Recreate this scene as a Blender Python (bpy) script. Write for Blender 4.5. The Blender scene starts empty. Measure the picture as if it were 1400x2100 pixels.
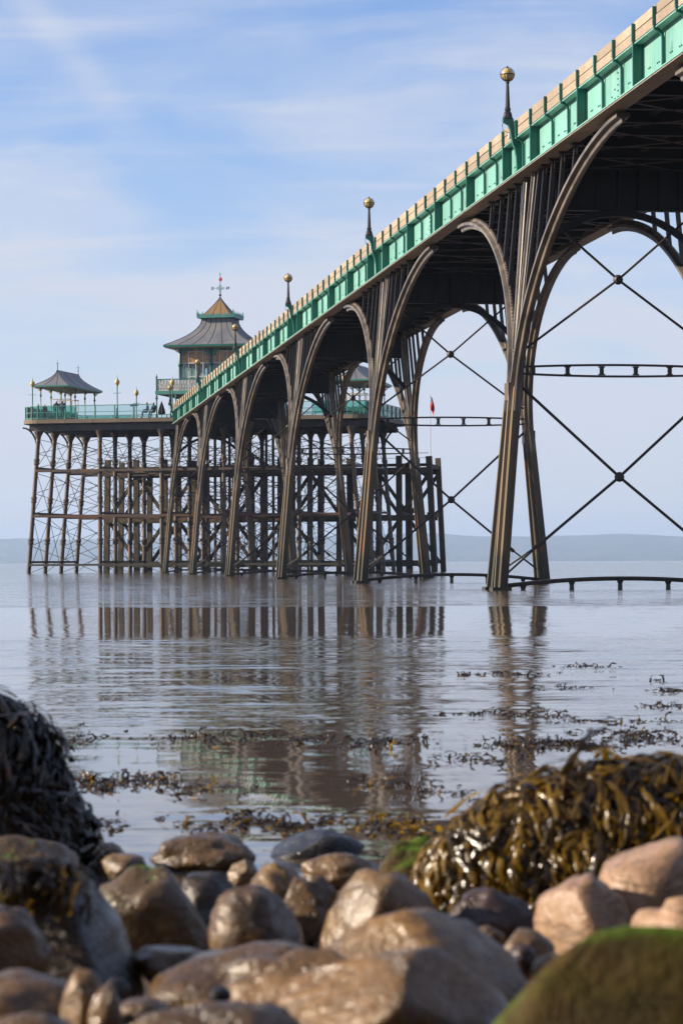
import bpy, math, random
from mathutils import Vector, Matrix, noise

R = math.radians
scene = bpy.context.scene
col = scene.collection
random.seed(7)

# ------------------------------------------------------------------ camera
FPX = 5500.0                       # focal length in pixels of the 1400x2100 photograph
CAM_H, PITCH, ROLL = 0.91, 0.0186, 0.0046
cam_data = bpy.data.cameras.new('camera')
cam = bpy.data.objects.new('camera', cam_data)
col.objects.link(cam)
cam_data.sensor_fit = 'VERTICAL'
cam_data.sensor_height = 36.0
cam_data.sensor_width = 24.0
cam_data.lens = FPX / 2100.0 * 36.0
cam_data.clip_start = 0.1
cam_data.clip_end = 60000
cam.location = (0, 0, CAM_H)
cam.rotation_euler = (Matrix.Rotation(math.pi / 2 + PITCH, 3, 'X') @ Matrix.Rotation(-ROLL, 3, 'Z')).to_euler()
cam_data.dof.use_dof = True
cam_data.dof.focus_distance = 95.0
cam_data.dof.aperture_fstop = 8.0
scene.camera = cam

# ------------------------------------------------------------------ sky and sun
SUN_EL, SUN_AZ = R(22), R(-2)      # azimuth: degrees beyond square-left of the view
to_sun = Vector((-math.cos(SUN_EL) * math.cos(SUN_AZ), math.cos(SUN_EL) * math.sin(SUN_AZ), math.sin(SUN_EL)))
sun_data = bpy.data.lights.new('sun', 'SUN')
sun_data.energy = 5.0
sun_data.angle = R(0.6)
sun_data.color = (1.0, 0.86, 0.68)
sun = bpy.data.objects.new('sun', sun_data)
sun.rotation_euler = (-to_sun).to_track_quat('-Z', 'Y').to_euler()
sun.location = (-60, 60, 60)
col.objects.link(sun)

world = bpy.data.worlds.new('World')
scene.world = world
world.use_nodes = True
wt = world.node_tree
wt.nodes.clear()


def wn(kind, **kw):
    n = wt.nodes.new(kind)
    for k, v in kw.items():
        setattr(n, k, v)
    return n


def wmath(op, a, b=None, c=None):
    n = wn('ShaderNodeMath', operation=op)
    for i, v in enumerate((a, b, c)):
        if v is None:
            continue
        if isinstance(v, (int, float)):
            n.inputs[i].default_value = v
        else:
            wt.links.new(v, n.inputs[i])
    return n.outputs[0]


sky = wn('ShaderNodeTexSky', sky_type='NISHITA', sun_disc=False)
sky.sun_elevation = SUN_EL
sky.sun_rotation = math.atan2(to_sun.x, to_sun.y)
sky.altitude = 0
sky.air_density = 1.0
sky.dust_density = 0.15
sky.ozone_density = 3.0
tc = wn('ShaderNodeTexCoord')
sep = wn('ShaderNodeSeparateXYZ')
wt.links.new(tc.outputs['Generated'], sep.inputs[0])
zc = wmath('MAXIMUM', sep.outputs[2], 0.0)
den = wmath('ADD', zc, 0.30)
px_ = wmath('DIVIDE', sep.outputs[0], den)
py_ = wmath('DIVIDE', sep.outputs[1], den)
comb = wn('ShaderNodeCombineXYZ')
wt.links.new(px_, comb.inputs[0])
wt.links.new(py_, comb.inputs[1])


def cloud_noise(scale, rot, stretch, detail, dist, lo, hi):
    mp = wn('ShaderNodeMapping')
    mp.inputs['Rotation'].default_value = (0, 0, R(rot))
    mp.inputs['Scale'].default_value = stretch
    wt.links.new(comb.outputs[0], mp.inputs[0])
    nz = wn('ShaderNodeTexNoise')
    nz.inputs['Scale'].default_value = scale
    nz.inputs['Detail'].default_value = detail
    nz.inputs['Roughness'].default_value = 0.52
    nz.inputs['Distortion'].default_value = dist
    wt.links.new(mp.outputs[0], nz.inputs[0])
    mr = wn('ShaderNodeMapRange', interpolation_type='SMOOTHSTEP')
    mr.inputs[1].default_value = lo
    mr.inputs[2].default_value = hi
    wt.links.new(nz.outputs[0], mr.inputs[0])
    return mr.outputs[0]


veil = cloud_noise(3.4, 32, (0.8, 1.3, 1), 5, 0.6, 0.30, 0.70)
wisps = cloud_noise(7.0, 38, (0.45, 2.0, 1), 6, 1.0, 0.42, 0.72)
# contrail: a soft streak along a great circle through two directions of the sky
def sky_dir(px, py):
    u, v = (px - 700) / FPX, (1050 - py) / FPX
    d = Vector((u, 1, v))
    d.rotate(Matrix.Rotation(PITCH, 3, 'X'))
    return d.normalized()
trail_n = sky_dir(60, 0).cross(sky_dir(300, 290)).normalized()
dp = wn('ShaderNodeVectorMath', operation='DOT_PRODUCT')
wt.links.new(tc.outputs['Generated'], dp.inputs[0])
dp.inputs[1].default_value = trail_n
tr = wn('ShaderNodeMapRange', interpolation_type='SMOOTHSTEP')
tr.inputs[1].default_value = 0.0105
tr.inputs[2].default_value = 0.0
wt.links.new(wmath('ABSOLUTE', dp.outputs['Value']), tr.inputs[0])
trail_fade = wn('ShaderNodeMapRange', interpolation_type='SMOOTHSTEP')
trail_fade.inputs[1].default_value = 0.135
trail_fade.inputs[2].default_value = 0.185
wt.links.new(sep.outputs[2], trail_fade.inputs[0])
trail = wmath('MULTIPLY', wmath('MULTIPLY', tr.outputs[0], trail_fade.outputs[0]), 0.22)
low = wn('ShaderNodeMapRange', interpolation_type='SMOOTHSTEP')     # the thin overcast thickens with slant distance
low.inputs[1].default_value = 0.20
low.inputs[2].default_value = 0.0
low.inputs[3].default_value = 0.04
low.inputs[4].default_value = 0.62
wt.links.new(zc, low.inputs[0])
cover = wmath('ADD', wmath('ADD', wmath('MULTIPLY', veil, 0.62), wmath('MULTIPLY', wisps, 0.25)), wmath('ADD', low.outputs[0], trail))
cover = wmath('MINIMUM', cover, 0.94)
mixc = wn('ShaderNodeMix', data_type='RGBA')
wt.links.new(cover, mixc.inputs[0])
hsv = wn('ShaderNodeHueSaturation')
hsv.inputs['Saturation'].default_value = 1.12
hsv.inputs['Value'].default_value = 1.0
wt.links.new(sky.outputs[0], hsv.inputs['Color'])
tint = wn('ShaderNodeMix', data_type='RGBA', blend_type='MULTIPLY')
tint.inputs[0].default_value = 1.0
tint.inputs[7].default_value = (1.0, 0.985, 1.22, 1)
wt.links.new(hsv.outputs[0], tint.inputs[6])
wt.links.new(tint.outputs[2], mixc.inputs[6])
mixc.inputs[7].default_value = (4.7, 4.95, 5.7, 1)
bg = wn('ShaderNodeBackground')
bg.inputs[1].default_value = 0.074
wt.links.new(mixc.outputs[2], bg.inputs[0])
wo = wn('ShaderNodeOutputWorld')
wt.links.new(bg.outputs[0], wo.inputs[0])

scene.view_settings.view_transform = 'Standard'
scene.view_settings.look = 'None'
scene.view_settings.gamma = 1.0
scene.view_settings.exposure = 0.98
scene.view_settings.use_curve_mapping = False
scene.render.engine = 'CYCLES'
scene.cycles.use_denoising = True
scene.cycles.max_bounces = 8
scene.cycles.transparent_max_bounces = 12
scene.cycles.volume_bounces = 0
scene.cycles.sample_clamp_indirect = 4.0
scene.cycles.caustics_reflective = False
scene.cycles.caustics_refractive = False


# ------------------------------------------------------------------ helpers
def unproject(px, py, Y):
    """world point at distance Y (metres along +Y) seen at a pixel of the photograph"""
    u, v = (px - 700) / FPX, (1050 - py) / FPX
    c, s = math.cos(-ROLL), math.sin(-ROLL)
    u, v = u * c - v * s, u * s + v * c
    c, s = math.cos(PITCH), math.sin(PITCH)
    d = Vector((u, c - v * s, s + v * c))
    return Vector((0, 0, CAM_H)) + d * (Y / d.y)


class MB:
    """collects shapes, built as one mesh"""
    def __init__(self):
        self.v, self.f = [], []

    def add(self, vs, fs):
        b = len(self.v)
        self.v += [tuple(p) for p in vs]
        self.f += [tuple(i + b for i in f) for f in fs]
        return self

    def box(self, x0, x1, y0, y1, z0, z1):
        vs = [(x, y, z) for z in (z0, z1) for y in (y0, y1) for x in (x0, x1)]
        return self.add(vs, [(0, 2, 3, 1), (4, 5, 7, 6), (0, 1, 5, 4), (2, 6, 7, 3), (0, 4, 6, 2), (1, 3, 7, 5)])

    def frame(self, T, up=None):
        T = Vector(T).normalized()
        up = Vector(up) if up else (Vector((0, 0, 1)) if abs(T.z) < 0.9 else Vector((1, 0, 0)))
        A = up.cross(T)
        if A.length < 1e-6:
            A = Vector((0, 1, 0)).cross(T)
        A.normalize()
        return A, T.cross(A).normalized()

    def sweep(self, pts, sec, up=None, cap=True, scales=None):
        pts = [Vector(p) for p in pts]
        n, m = len(pts), len(sec)
        vs = []
        for i, p in enumerate(pts):
            T = pts[min(i + 1, n - 1)] - pts[max(i - 1, 0)]
            A, B = self.frame(T, up)
            k = scales[i] if scales else 1.0
            vs += [p + A * (a * k) + B * (b * k) for a, b in sec]
        fs = [(i * m + j, i * m + (j + 1) % m, (i + 1) * m + (j + 1) % m, (i + 1) * m + j) for i in range(n - 1) for j in range(m)]
        if cap:
            fs += [tuple(range(m))[::-1], tuple((n - 1) * m + j for j in range(m))]
        return self.add(vs, fs)

    def bar(self, p0, p1, w, h, up=None):
        return self.sweep([p0, p1], [(-w / 2, -h / 2), (w / 2, -h / 2), (w / 2, h / 2), (-w / 2, h / 2)], up)

    def ibeam(self, p0, p1, w, h, t=0.03, up=None):
        s = [(-w / 2, -h / 2), (w / 2, -h / 2), (w / 2, -h / 2 + t), (t / 2, -h / 2 + t), (t / 2, h / 2 - t), (w / 2, h / 2 - t),
             (w / 2, h / 2), (-w / 2, h / 2), (-w / 2, h / 2 - t), (-t / 2, h / 2 - t), (-t / 2, -h / 2 + t), (-w / 2, -h / 2 + t)]
        return self.sweep([p0, p1], s, up)

    def tube(self, pts, r, n=8, scales=None):
        return self.sweep(pts, [(r * math.cos(2 * math.pi * k / n), r * math.sin(2 * math.pi * k / n)) for k in range(n)], None, True, scales)

    def lathe(self, prof, cx=0, cy=0, n=12):
        vs, fs = [], []
        m = len(prof)
        for r, z in prof:
            for k in range(n):
                a = 2 * math.pi * k / n
                vs.append((cx + r * math.cos(a), cy + r * math.sin(a), z))
        for i in range(m - 1):
            for k in range(n):
                fs.append((i * n + k, i * n + (k + 1) % n, (i + 1) * n + (k + 1) % n, (i + 1) * n + k))
        fs += [tuple(range(n))[::-1], tuple((m - 1) * n + k for k in range(n))]
        return self.add(vs, fs)

    def prism(self, poly, axis, a0, a1):
        """polygon given in the two other axes, extruded along axis"""
        def pt(u, v, a):
            return {'x': (a, u, v), 'y': (u, a, v), 'z': (u, v, a)}[axis]
        m = len(poly)
        vs = [pt(u, v, a0) for u, v in poly] + [pt(u, v, a1) for u, v in poly]
        fs = [(j, (j + 1) % m, m + (j + 1) % m, m + j) for j in range(m)]
        return self.add(vs, fs + [tuple(range(m))[::-1], tuple(m + j for j in range(m))])

    def torus(self, c, r, t, axis='z', n=20, m=6):
        c = Vector(c)
        pts = []
        for k in range(n + 1):
            a = 2 * math.pi * k / n
            u, v = r * math.cos(a), r * math.sin(a)
            pts.append(c + Vector({'z': (u, v, 0), 'x': (0, u, v), 'y': (u, 0, v)}[axis]))
        return self.tube(pts, t, m)

    def mesh(self, name, mat, smooth=False):
        me = bpy.data.meshes.new(name)
        me.from_pydata(self.v, [], self.f)
        import bmesh
        bm = bmesh.new()
        bm.from_mesh(me)
        bmesh.ops.recalc_face_normals(bm, faces=bm.faces)
        bm.to_mesh(me)
        bm.free()
        me.materials.append(mat)
        if smooth:
            me.polygons.foreach_set('use_smooth', [True] * len(me.polygons))
            if smooth != 'all':
                me.set_sharp_from_angle(angle=R(smooth if isinstance(smooth, (int, float)) and smooth > 1 else 40))
        return me

    def build(self, name, mat, parent=None, smooth=False, loc=None):
        return inst(name, self.mesh(name, mat, smooth), parent, loc)


def inst(name, me, parent=None, loc=None, rot=None, scale=None):
    o = bpy.data.objects.new(name, me)
    col.objects.link(o)
    if parent:
        o.parent = parent
    if loc is not None:
        o.location = loc
    if rot is not None:
        o.rotation_euler = rot
    if scale is not None:
        o.scale = scale
    return o


def tag(o, label=None, cat=None, group=None, kind=None):
    if label:
        o['label'] = label
    if cat:
        o['category'] = cat
    if group:
        o['group'] = group
    if kind:
        o['kind'] = kind
    return o


def thing(name, label, cat, loc=(0, 0, 0), rz=0.0, group=None):
    o = inst(name, None, None, loc, (0, 0, rz))
    o.empty_display_size = 0.3
    return tag(o, label, cat, group)


def copy_tree(o, parent=None, name=None):
    c = o.copy()
    col.objects.link(c)
    c.parent = parent
    for ch in list(o.children):
        copy_tree(ch, c)
    return c


# ------------------------------------------------------------------ materials
class NT:
    def __init__(self, name):
        self.m = bpy.data.materials.new(name)
        self.m.use_nodes = True
        self.t = self.m.node_tree
        self.t.nodes.clear()
        self.out = self.n('ShaderNodeOutputMaterial')

    def n(self, kind, **kw):
        x = self.t.nodes.new(kind)
        for k, v in kw.items():
            setattr(x, k, v)
        return x

    def set(self, sock, v):
        if hasattr(v, 'is_output'):
            self.t.links.new(v, sock)
        elif isinstance(v, (tuple, list)) and len(v) == 3 and sock.type == 'RGBA':
            sock.default_value = (*v, 1)
        else:
            sock.default_value = v

    def math(self, op, a, b=0.0, c=0.0):
        x = self.n('ShaderNodeMath', operation=op)
        for i, v in enumerate((a, b, c)):
            self.set(x.inputs[i], v)
        return x.outputs[0]

    def mix(self, f, a, b, mode='MIX'):
        x = self.n('ShaderNodeMix', data_type='RGBA', blend_type=mode)
        self.set(x.inputs[0], f)
        self.set(x.inputs[6], a)
        self.set(x.inputs[7], b)
        return x.outputs[2]

    def pos(self, scale=(1, 1, 1), rot=(0, 0, 0), coord='world'):
        if coord == 'world':
            src = self.n('ShaderNodeNewGeometry').outputs['Position']
        else:
            src = self.n('ShaderNodeTexCoord').outputs[coord]
        mp = self.n('ShaderNodeMapping')
        mp.inputs['Scale'].default_value = scale
        mp.inputs['Rotation'].default_value = rot
        self.t.links.new(src, mp.inputs[0])
        return mp.outputs[0]

    def noise(self, vec, scale, detail=4, rough=0.55, dist=0.0, out=0):
        x = self.n('ShaderNodeTexNoise')
        self.t.links.new(vec, x.inputs[0])
        x.inputs['Scale'].default_value = scale
        x.inputs['Detail'].default_value = detail
        x.inputs['Roughness'].default_value = rough
        x.inputs['Distortion'].default_value = dist
        return x.outputs[out]

    def ramp(self, v, lo, hi, a=0.0, b=1.0):
        x = self.n('ShaderNodeMapRange', interpolation_type='SMOOTHSTEP')
        self.set(x.inputs[0], v)
        for i, k in enumerate((lo, hi, a, b)):
            x.inputs[i + 1].default_value = k
        return x.outputs[0]

    def bump(self, h, dist, strength=1.0):
        x = self.n('ShaderNodeBump')
        self.set(x.inputs['Height'], h)
        x.inputs['Distance'].default_value = dist
        x.inputs['Strength'].default_value = strength
        return x.outputs[0]

    def principled(self, **kw):
        p = self.n('ShaderNodeBsdfPrincipled')
        for k, v in kw.items():
            self.set(p.inputs[k.replace('_', ' ')], v)
        return p.outputs[0]

    def finish(self, shader):
        self.t.links.new(shader, self.out.inputs[0])
        return self.m


def tide_band(k, c, top=1.3):
    """weed and barnacles on whatever stands in the water, up to the last high wash"""
    sp_ = k.n('ShaderNodeSeparateXYZ')
    k.t.links.new(k.n('ShaderNodeNewGeometry').outputs['Position'], sp_.inputs[0])
    zz = k.math('ADD', sp_.outputs[2], k.math('MULTIPLY', k.noise(k.pos((2, 2, 0.6)), 1.6, 5, 0.65), -2.4))
    band = k.ramp(zz, top - 1.0, top - 1.7)
    return k.mix(k.math('MULTIPLY', band, 0.85), c, k.mix(k.noise(k.pos(), 14, 3), (0.012, 0.014, 0.006), (0.05, 0.045, 0.03)))


def paint(name, c1, c2, scale=2.0, rough=0.45, rust=None, rust_amt=0.0, metal=0.0, streak=(1, 1, 0.25), bump=0.002, tide=False, vary=0.0, grime=0.0):
    k = NT(name)
    p = k.pos(streak)
    n1 = k.noise(p, scale, 5)
    c = k.mix(k.ramp(n1, 0.3, 0.7), c1, c2)
    if rust:
        n2 = k.noise(k.pos((1, 1, 0.4)), scale * 2.6, 6, 0.65)
        c = k.mix(k.math('MULTIPLY', k.ramp(n2, 0.62 - rust_amt * 0.35, 0.74 - rust_amt * 0.25), 0.9), c, rust)
    if grime:
        g1 = k.noise(k.pos((5, 5, 0.5)), 1.3, 5, 0.7)
        g2 = k.noise(k.pos(), 0.5, 3)
        c = k.mix(k.math('MULTIPLY', k.math('MULTIPLY', k.ramp(g1, 0.48, 0.68), k.ramp(g2, 0.35, 0.6, 0.35, 1.0)), grime), c, (0.10, 0.13, 0.085))
        c = k.mix(k.math('MULTIPLY', k.ramp(k.noise(k.pos(), 0.9, 4), 0.5, 0.7), grime * 0.5), c, (0.33, 0.50, 0.43))
    if vary:
        rn = k.n('ShaderNodeObjectInfo').outputs['Random']
        c = k.mix(k.math('MULTIPLY', rn, vary), c, (c1[0] * 0.5, c1[1] * 0.55, c1[2] * 0.5))
    if tide:
        c = tide_band(k, c)
    r = k.math('ADD', k.math('MULTIPLY', n1, 0.25), rough - 0.12)
    nb = k.noise(k.pos(), scale * 9, 3)
    return k.finish(k.principled(Base_Color=c, Roughness=r, Metallic=metal, Normal=k.bump(nb, bump, 0.6)))


M = {}
M['green'] = paint('green_paint', (0.155, 0.385, 0.325), (0.2, 0.43, 0.37), 0.8, 0.42, (0.0700, 0.1120, 0.0630), 0.10, vary=0.25, grime=0.55)
M['green_dark'] = paint('deep_green_and_shade', (0.003, 0.105, 0.075), (0.0055, 0.13, 0.095), 0.9, 0.4, (0.0420, 0.0350, 0.0140), 0.04, vary=0.2)  # shade on rib, strap and bracket faces is put into this green
M['rail_green'] = paint('rail_green_paint', (0.0420, 0.1890, 0.1540), (0.0700, 0.2380, 0.1960), 1.5, 0.45, (0.0840, 0.0560, 0.0280), 0.05)
M['iron'] = paint('weathered_iron', (0.0245, 0.0217, 0.0203), (0.0700, 0.0574, 0.0448), 0.9, 0.38, (0.1120, 0.0560, 0.0245), 0.10, 0.1)
M['arch'] = paint('weathered_sunlit_arch_iron', (0.060, 0.051, 0.042), (0.170, 0.140, 0.108), 1.6, 0.36, (0.12, 0.06, 0.028), 0.12, 0.0, (1, 1, 0.6))  # sunlit brightness of the ribs is put into this lighter iron
M['iron_dark'] = paint('dark_iron_and_shade', (0.0028, 0.0028, 0.0035), (0.0070, 0.0070, 0.0070), 1.2, 0.55, (0.0175, 0.0105, 0.0070), 0.05)  # under-deck shade is put into this near-black; also plain black ironwork
M['leg'] = paint('rusted_leg_iron', (0.0490, 0.0385, 0.0245), (0.1190, 0.0840, 0.0434), 0.7, 0.48, (0.1680, 0.0665, 0.0210), 0.24, 0.15, (1, 1, 0.18), tide=True)
M['soffit'] = paint('soffit_paint', (0.2520, 0.2100, 0.1680), (0.3360, 0.2870, 0.2310), 1.2, 0.55, (0.0490, 0.0315, 0.0210), 0.12)
M['cast'] = paint('cast_iron_column', (0.0490, 0.0385, 0.0315), (0.1050, 0.0735, 0.0525), 0.6, 0.5, (0.1540, 0.0595, 0.0224), 0.22, 0.0, (1, 1, 0.3), tide=True)
M['rod'] = paint('tie_rod_iron', (0.0210, 0.0154, 0.0126), (0.0420, 0.0294, 0.0210), 1.0, 0.55, (0.0700, 0.0294, 0.0126), 0.15, tide=True)
M['rust_beam'] = paint('rusty_beam', (0.1050, 0.0434, 0.0210), (0.0630, 0.0420, 0.0315), 0.5, 0.6, (0.1120, 0.0350, 0.0126), 0.2)
M['gold'] = paint('gold_paint', (0.4200, 0.3010, 0.1120), (0.4900, 0.3710, 0.1540), 5, 0.34, None, 0, 0.0, (1, 1, 1), 0.0004)
M['cream'] = paint('cream_paint', (0.4340, 0.3500, 0.2100), (0.5040, 0.4200, 0.2800), 3, 0.5)
M['white'] = paint('white_paint', (0.4900, 0.4900, 0.4760), (0.5600, 0.5530, 0.5320), 2, 0.5, (0.2450, 0.2100, 0.1820), 0.03)
M['roof'] = paint('grey_roof_sheet', (0.1120, 0.1155, 0.1260), (0.1680, 0.1645, 0.1645), 0.7, 0.5, (0.2800, 0.1400, 0.0350), 0.02, 0.0, (1, 1, 0.35))
M['roof_rust'] = paint('orange_lichen_roof', (0.2520, 0.1330, 0.0350), (0.1680, 0.1400, 0.0980), 0.8, 0.6, (0.3080, 0.1540, 0.0350), 0.35, 0.0, (1, 1, 0.35))
M['red'] = paint('red_cloth', (0.4340, 0.0245, 0.0210), (0.4900, 0.0420, 0.0350), 3, 0.8)
M['white_cloth'] = paint('white_cloth', (0.5250, 0.5040, 0.4900), (0.5600, 0.5460, 0.5320), 3, 0.8)
M['blue_cloth'] = paint('blue_cloth', (0.0210, 0.0280, 0.1120), (0.0350, 0.0420, 0.1400), 3, 0.8)
M['dark_cloth'] = paint('dark_cloth', (0.0070, 0.0084, 0.0140), (0.0140, 0.0154, 0.0210), 4, 0.9)


def wood(name, c1, c2, scale=1.0, grain=(2, 14, 14), rough=0.8, green=None, bump=0.006, vary=0.0, tide=False):
    k = NT(name)
    n0 = k.noise(k.pos((1, 1, 1)), 0.9 * scale, 3)
    g = k.noise(k.pos(grain, (0, 0, 0.1336)), 3 * scale, 6, 0.65, 0.3)
    c = k.mix(k.ramp(g, 0.3, 0.7), c1, c2)
    c = k.mix(k.math('MULTIPLY', k.ramp(n0, 0.35, 0.7), 0.35), c, (c1[0] * 0.55, c1[1] * 0.5, c1[2] * 0.45))
    if green:
        n2 = k.noise(k.pos((1, 1, 0.5)), 0.8, 4)
        c = k.mix(k.math('MULTIPLY', k.ramp(n2, 0.45, 0.65), 0.7), c, green)
    if vary:
        rn = k.n('ShaderNodeObjectInfo').outputs['Random']
        c = k.mix(k.math('MULTIPLY', rn, vary), c, (c1[0] * 0.62, c1[1] * 0.62, c1[2] * 0.66))
    if tide:
        c = tide_band(k, c, 2.4)
    return k.finish(k.principled(Base_Color=c, Roughness=rough, Normal=k.bump(g, bump, 0.8)))


M['board'] = wood('weathered_board', (0.3, 0.235, 0.165), (0.45, 0.365, 0.27), 1.0, (9, 1.1, 9), vary=0.75)
M['deck'] = wood('shade_dark_deck_timber', (0.0086, 0.0065, 0.0050), (0.0216, 0.0158, 0.0115), 1.0)  # gloom beneath the walkway is put into the timber colour
M['edge'] = wood('pale_deck_edge', (0.1440, 0.1116, 0.0792), (0.2304, 0.1800, 0.1296), 1.0, (1.2, 6, 9), vary=0.5)
M['pile'] = wood('mossy_pile_timber', (0.0612, 0.0432, 0.0252), (0.1440, 0.0972, 0.0518), 0.6, (5, 5, 0.8), 0.8, (0.0648, 0.0590, 0.0202), vary=0.5, tide=True)
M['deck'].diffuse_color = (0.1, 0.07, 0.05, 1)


def glass(name, tint, clear, rough=0.03):
    k = NT(name)
    tr_ = k.n('ShaderNodeBsdfTransparent')
    k.set(tr_.inputs[0], tint)
    gl = k.n('ShaderNodeBsdfGlossy')
    gl.inputs['Roughness'].default_value = rough
    k.set(gl.inputs[0], (0.9, 0.95, 0.95))
    fr = k.n('ShaderNodeFresnel')
    fr.inputs[0].default_value = 1.5
    ms = k.n('ShaderNodeMixShader')
    k.t.links.new(fr.outputs[0], ms.inputs[0])
    k.t.links.new(tr_.outputs[0], ms.inputs[1])
    k.t.links.new(gl.outputs[0], ms.inputs[2])
    return k.finish(ms.outputs[0])


M['glass'] = glass('clear_glass', (0.80, 0.90, 0.90), 1)
M['glass_green'] = glass('green_glass', (0.42, 0.72, 0.66), 1)
k_ = NT('amber_glass')
M['amber'] = k_.finish(k_.principled(Base_Color=k_.mix(k_.ramp(k_.noise(k_.pos(), 5, 3), 0.4, 0.6), (0.30, 0.14, 0.06), (0.46, 0.25, 0.09)), Roughness=0.25))

# ------------------------------------------------------------------ water, beach, far coast
def water_material():
    k = NT('estuary_water')
    P = k.n('ShaderNodeNewGeometry').outputs['Position']
    sp = k.n('ShaderNodeSeparateXYZ')
    k.t.links.new(P, sp.inputs[0])
    # wind patches: stretches of ripple between stretches of slack water
    edge = k.math('ADD', sp.outputs[1], k.math('MULTIPLY', k.math('SUBTRACT', k.noise(k.pos((0.25, 0.8, 1)), 0.35, 4), 0.5), k.math('MULTIPLY', sp.outputs[1], 0.22)))
    far_r = k.ramp(edge, 53.0, 58.0, 0.0, 3.6)
    mid_r = k.math('MULTIPLY', k.ramp(edge, 35.5, 28.5), k.ramp(edge, 13.6, 14.6))
    mid_r = k.math('MULTIPLY', mid_r, k.ramp(edge, 30.0, 15.0, 1.9, 1.15))
    near_r = k.math('MULTIPLY', k.ramp(edge, 10.6, 9.4), 0.5)
    amp = k.math('ADD', k.math('ADD', far_r, mid_r), k.math('ADD', near_r, 0.34))
    patch = k.ramp(k.noise(k.pos((0.18, 0.8, 1)), 0.5, 3), 0.30, 0.70, 0.45, 1.15)
    amp = k.math('MULTIPLY', amp, patch)
    def tilt(scale, s, detail):
        c = k.noise(k.pos(s), scale, detail, 0.5, 0.0, 1)
        v = k.n('ShaderNodeVectorMath', operation='SUBTRACT')
        k.t.links.new(c, v.inputs[0])
        v.inputs[1].default_value = (0.5, 0.5, 0.5)
        return v.outputs[0]
    a = k.n('ShaderNodeVectorMath', operation='ADD')
    k.t.links.new(tilt(2.0, (0.7, 2.4, 1), 2), a.inputs[0])
    sc2 = k.n('ShaderNodeVectorMath', operation='SCALE')
    k.t.links.new(tilt(9.0, (0.8, 2.0, 1), 2), sc2.inputs[0])
    sc2.inputs[3].default_value = 0.7
    k.t.links.new(sc2.outputs[0], a.inputs[1])
    s3 = k.n('ShaderNodeVectorMath', operation='SCALE')
    k.t.links.new(a.outputs[0], s3.inputs[0])
    k.set(s3.inputs[3], k.math('MULTIPLY', amp, 0.115))
    m3 = k.n('ShaderNodeVectorMath', operation='MULTIPLY')
    k.t.links.new(s3.outputs[0], m3.inputs[0])
    m3.inputs[1].default_value = (0.8, 1, 0)
    ad = k.n('ShaderNodeVectorMath', operation='ADD')
    k.t.links.new(m3.outputs[0], ad.inputs[0])
    facing = k.n('ShaderNodeCombineXYZ')          # at grazing view the wave faces turned to the viewer are the ones seen
    k.set(facing.inputs[1], k.math('MULTIPLY', amp, -0.0075))
    facing.inputs[2].default_value = 1.0
    k.t.links.new(facing.outputs[0], ad.inputs[1])
    nm = k.n('ShaderNodeVectorMath', operation='NORMALIZE')
    k.t.links.new(ad.outputs[0], nm.inputs[0])
    c = k.mix(k.noise(k.pos((0.1, 0.4, 1)), 0.6, 3), (0.075, 0.055, 0.042), (0.10, 0.075, 0.058))
    return k.finish(k.principled(Base_Color=c, Roughness=0.03, IOR=1.36, Normal=nm.outputs[0]))


wm = MB()
xs = [-9000, -300, -40, 40, 300, 9000]
ys = [-40, 6, 30, 300, 3000, 12500]
for y in ys:
    for x in xs:
        wm.v.append((x, y, 0.0))
for j in range(5):
    for i in range(5):
        wm.f.append((j * 6 + i, j * 6 + i + 1, (j + 1) * 6 + i + 1, (j + 1) * 6 + i))
tag(wm.build('sea', water_material()), 'calm brown estuary water mirroring the pale sky', kind='structure')


def ground_z(x, y):
    pts = [(-40, 1.6), (0, 0.55), (2, 0.40), (4.2, 0.17), (5.2, 0.06), (6.2, 0.01), (7.2, -0.03), (9.5, -0.22), (14, -0.5), (40, -1.2)]
    for (a, za), (b, zb_) in zip(pts, pts[1:]):
        if a <= y <= b:
            t = (y - a) / (b - a)
            return za + (zb_ - za) * t + 0.02 * noise.noise((x * 2.2, y * 2.2, 0.3)) + 0.012 * noise.noise((x * 7, y * 7, 2))
    return -1.2


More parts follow.
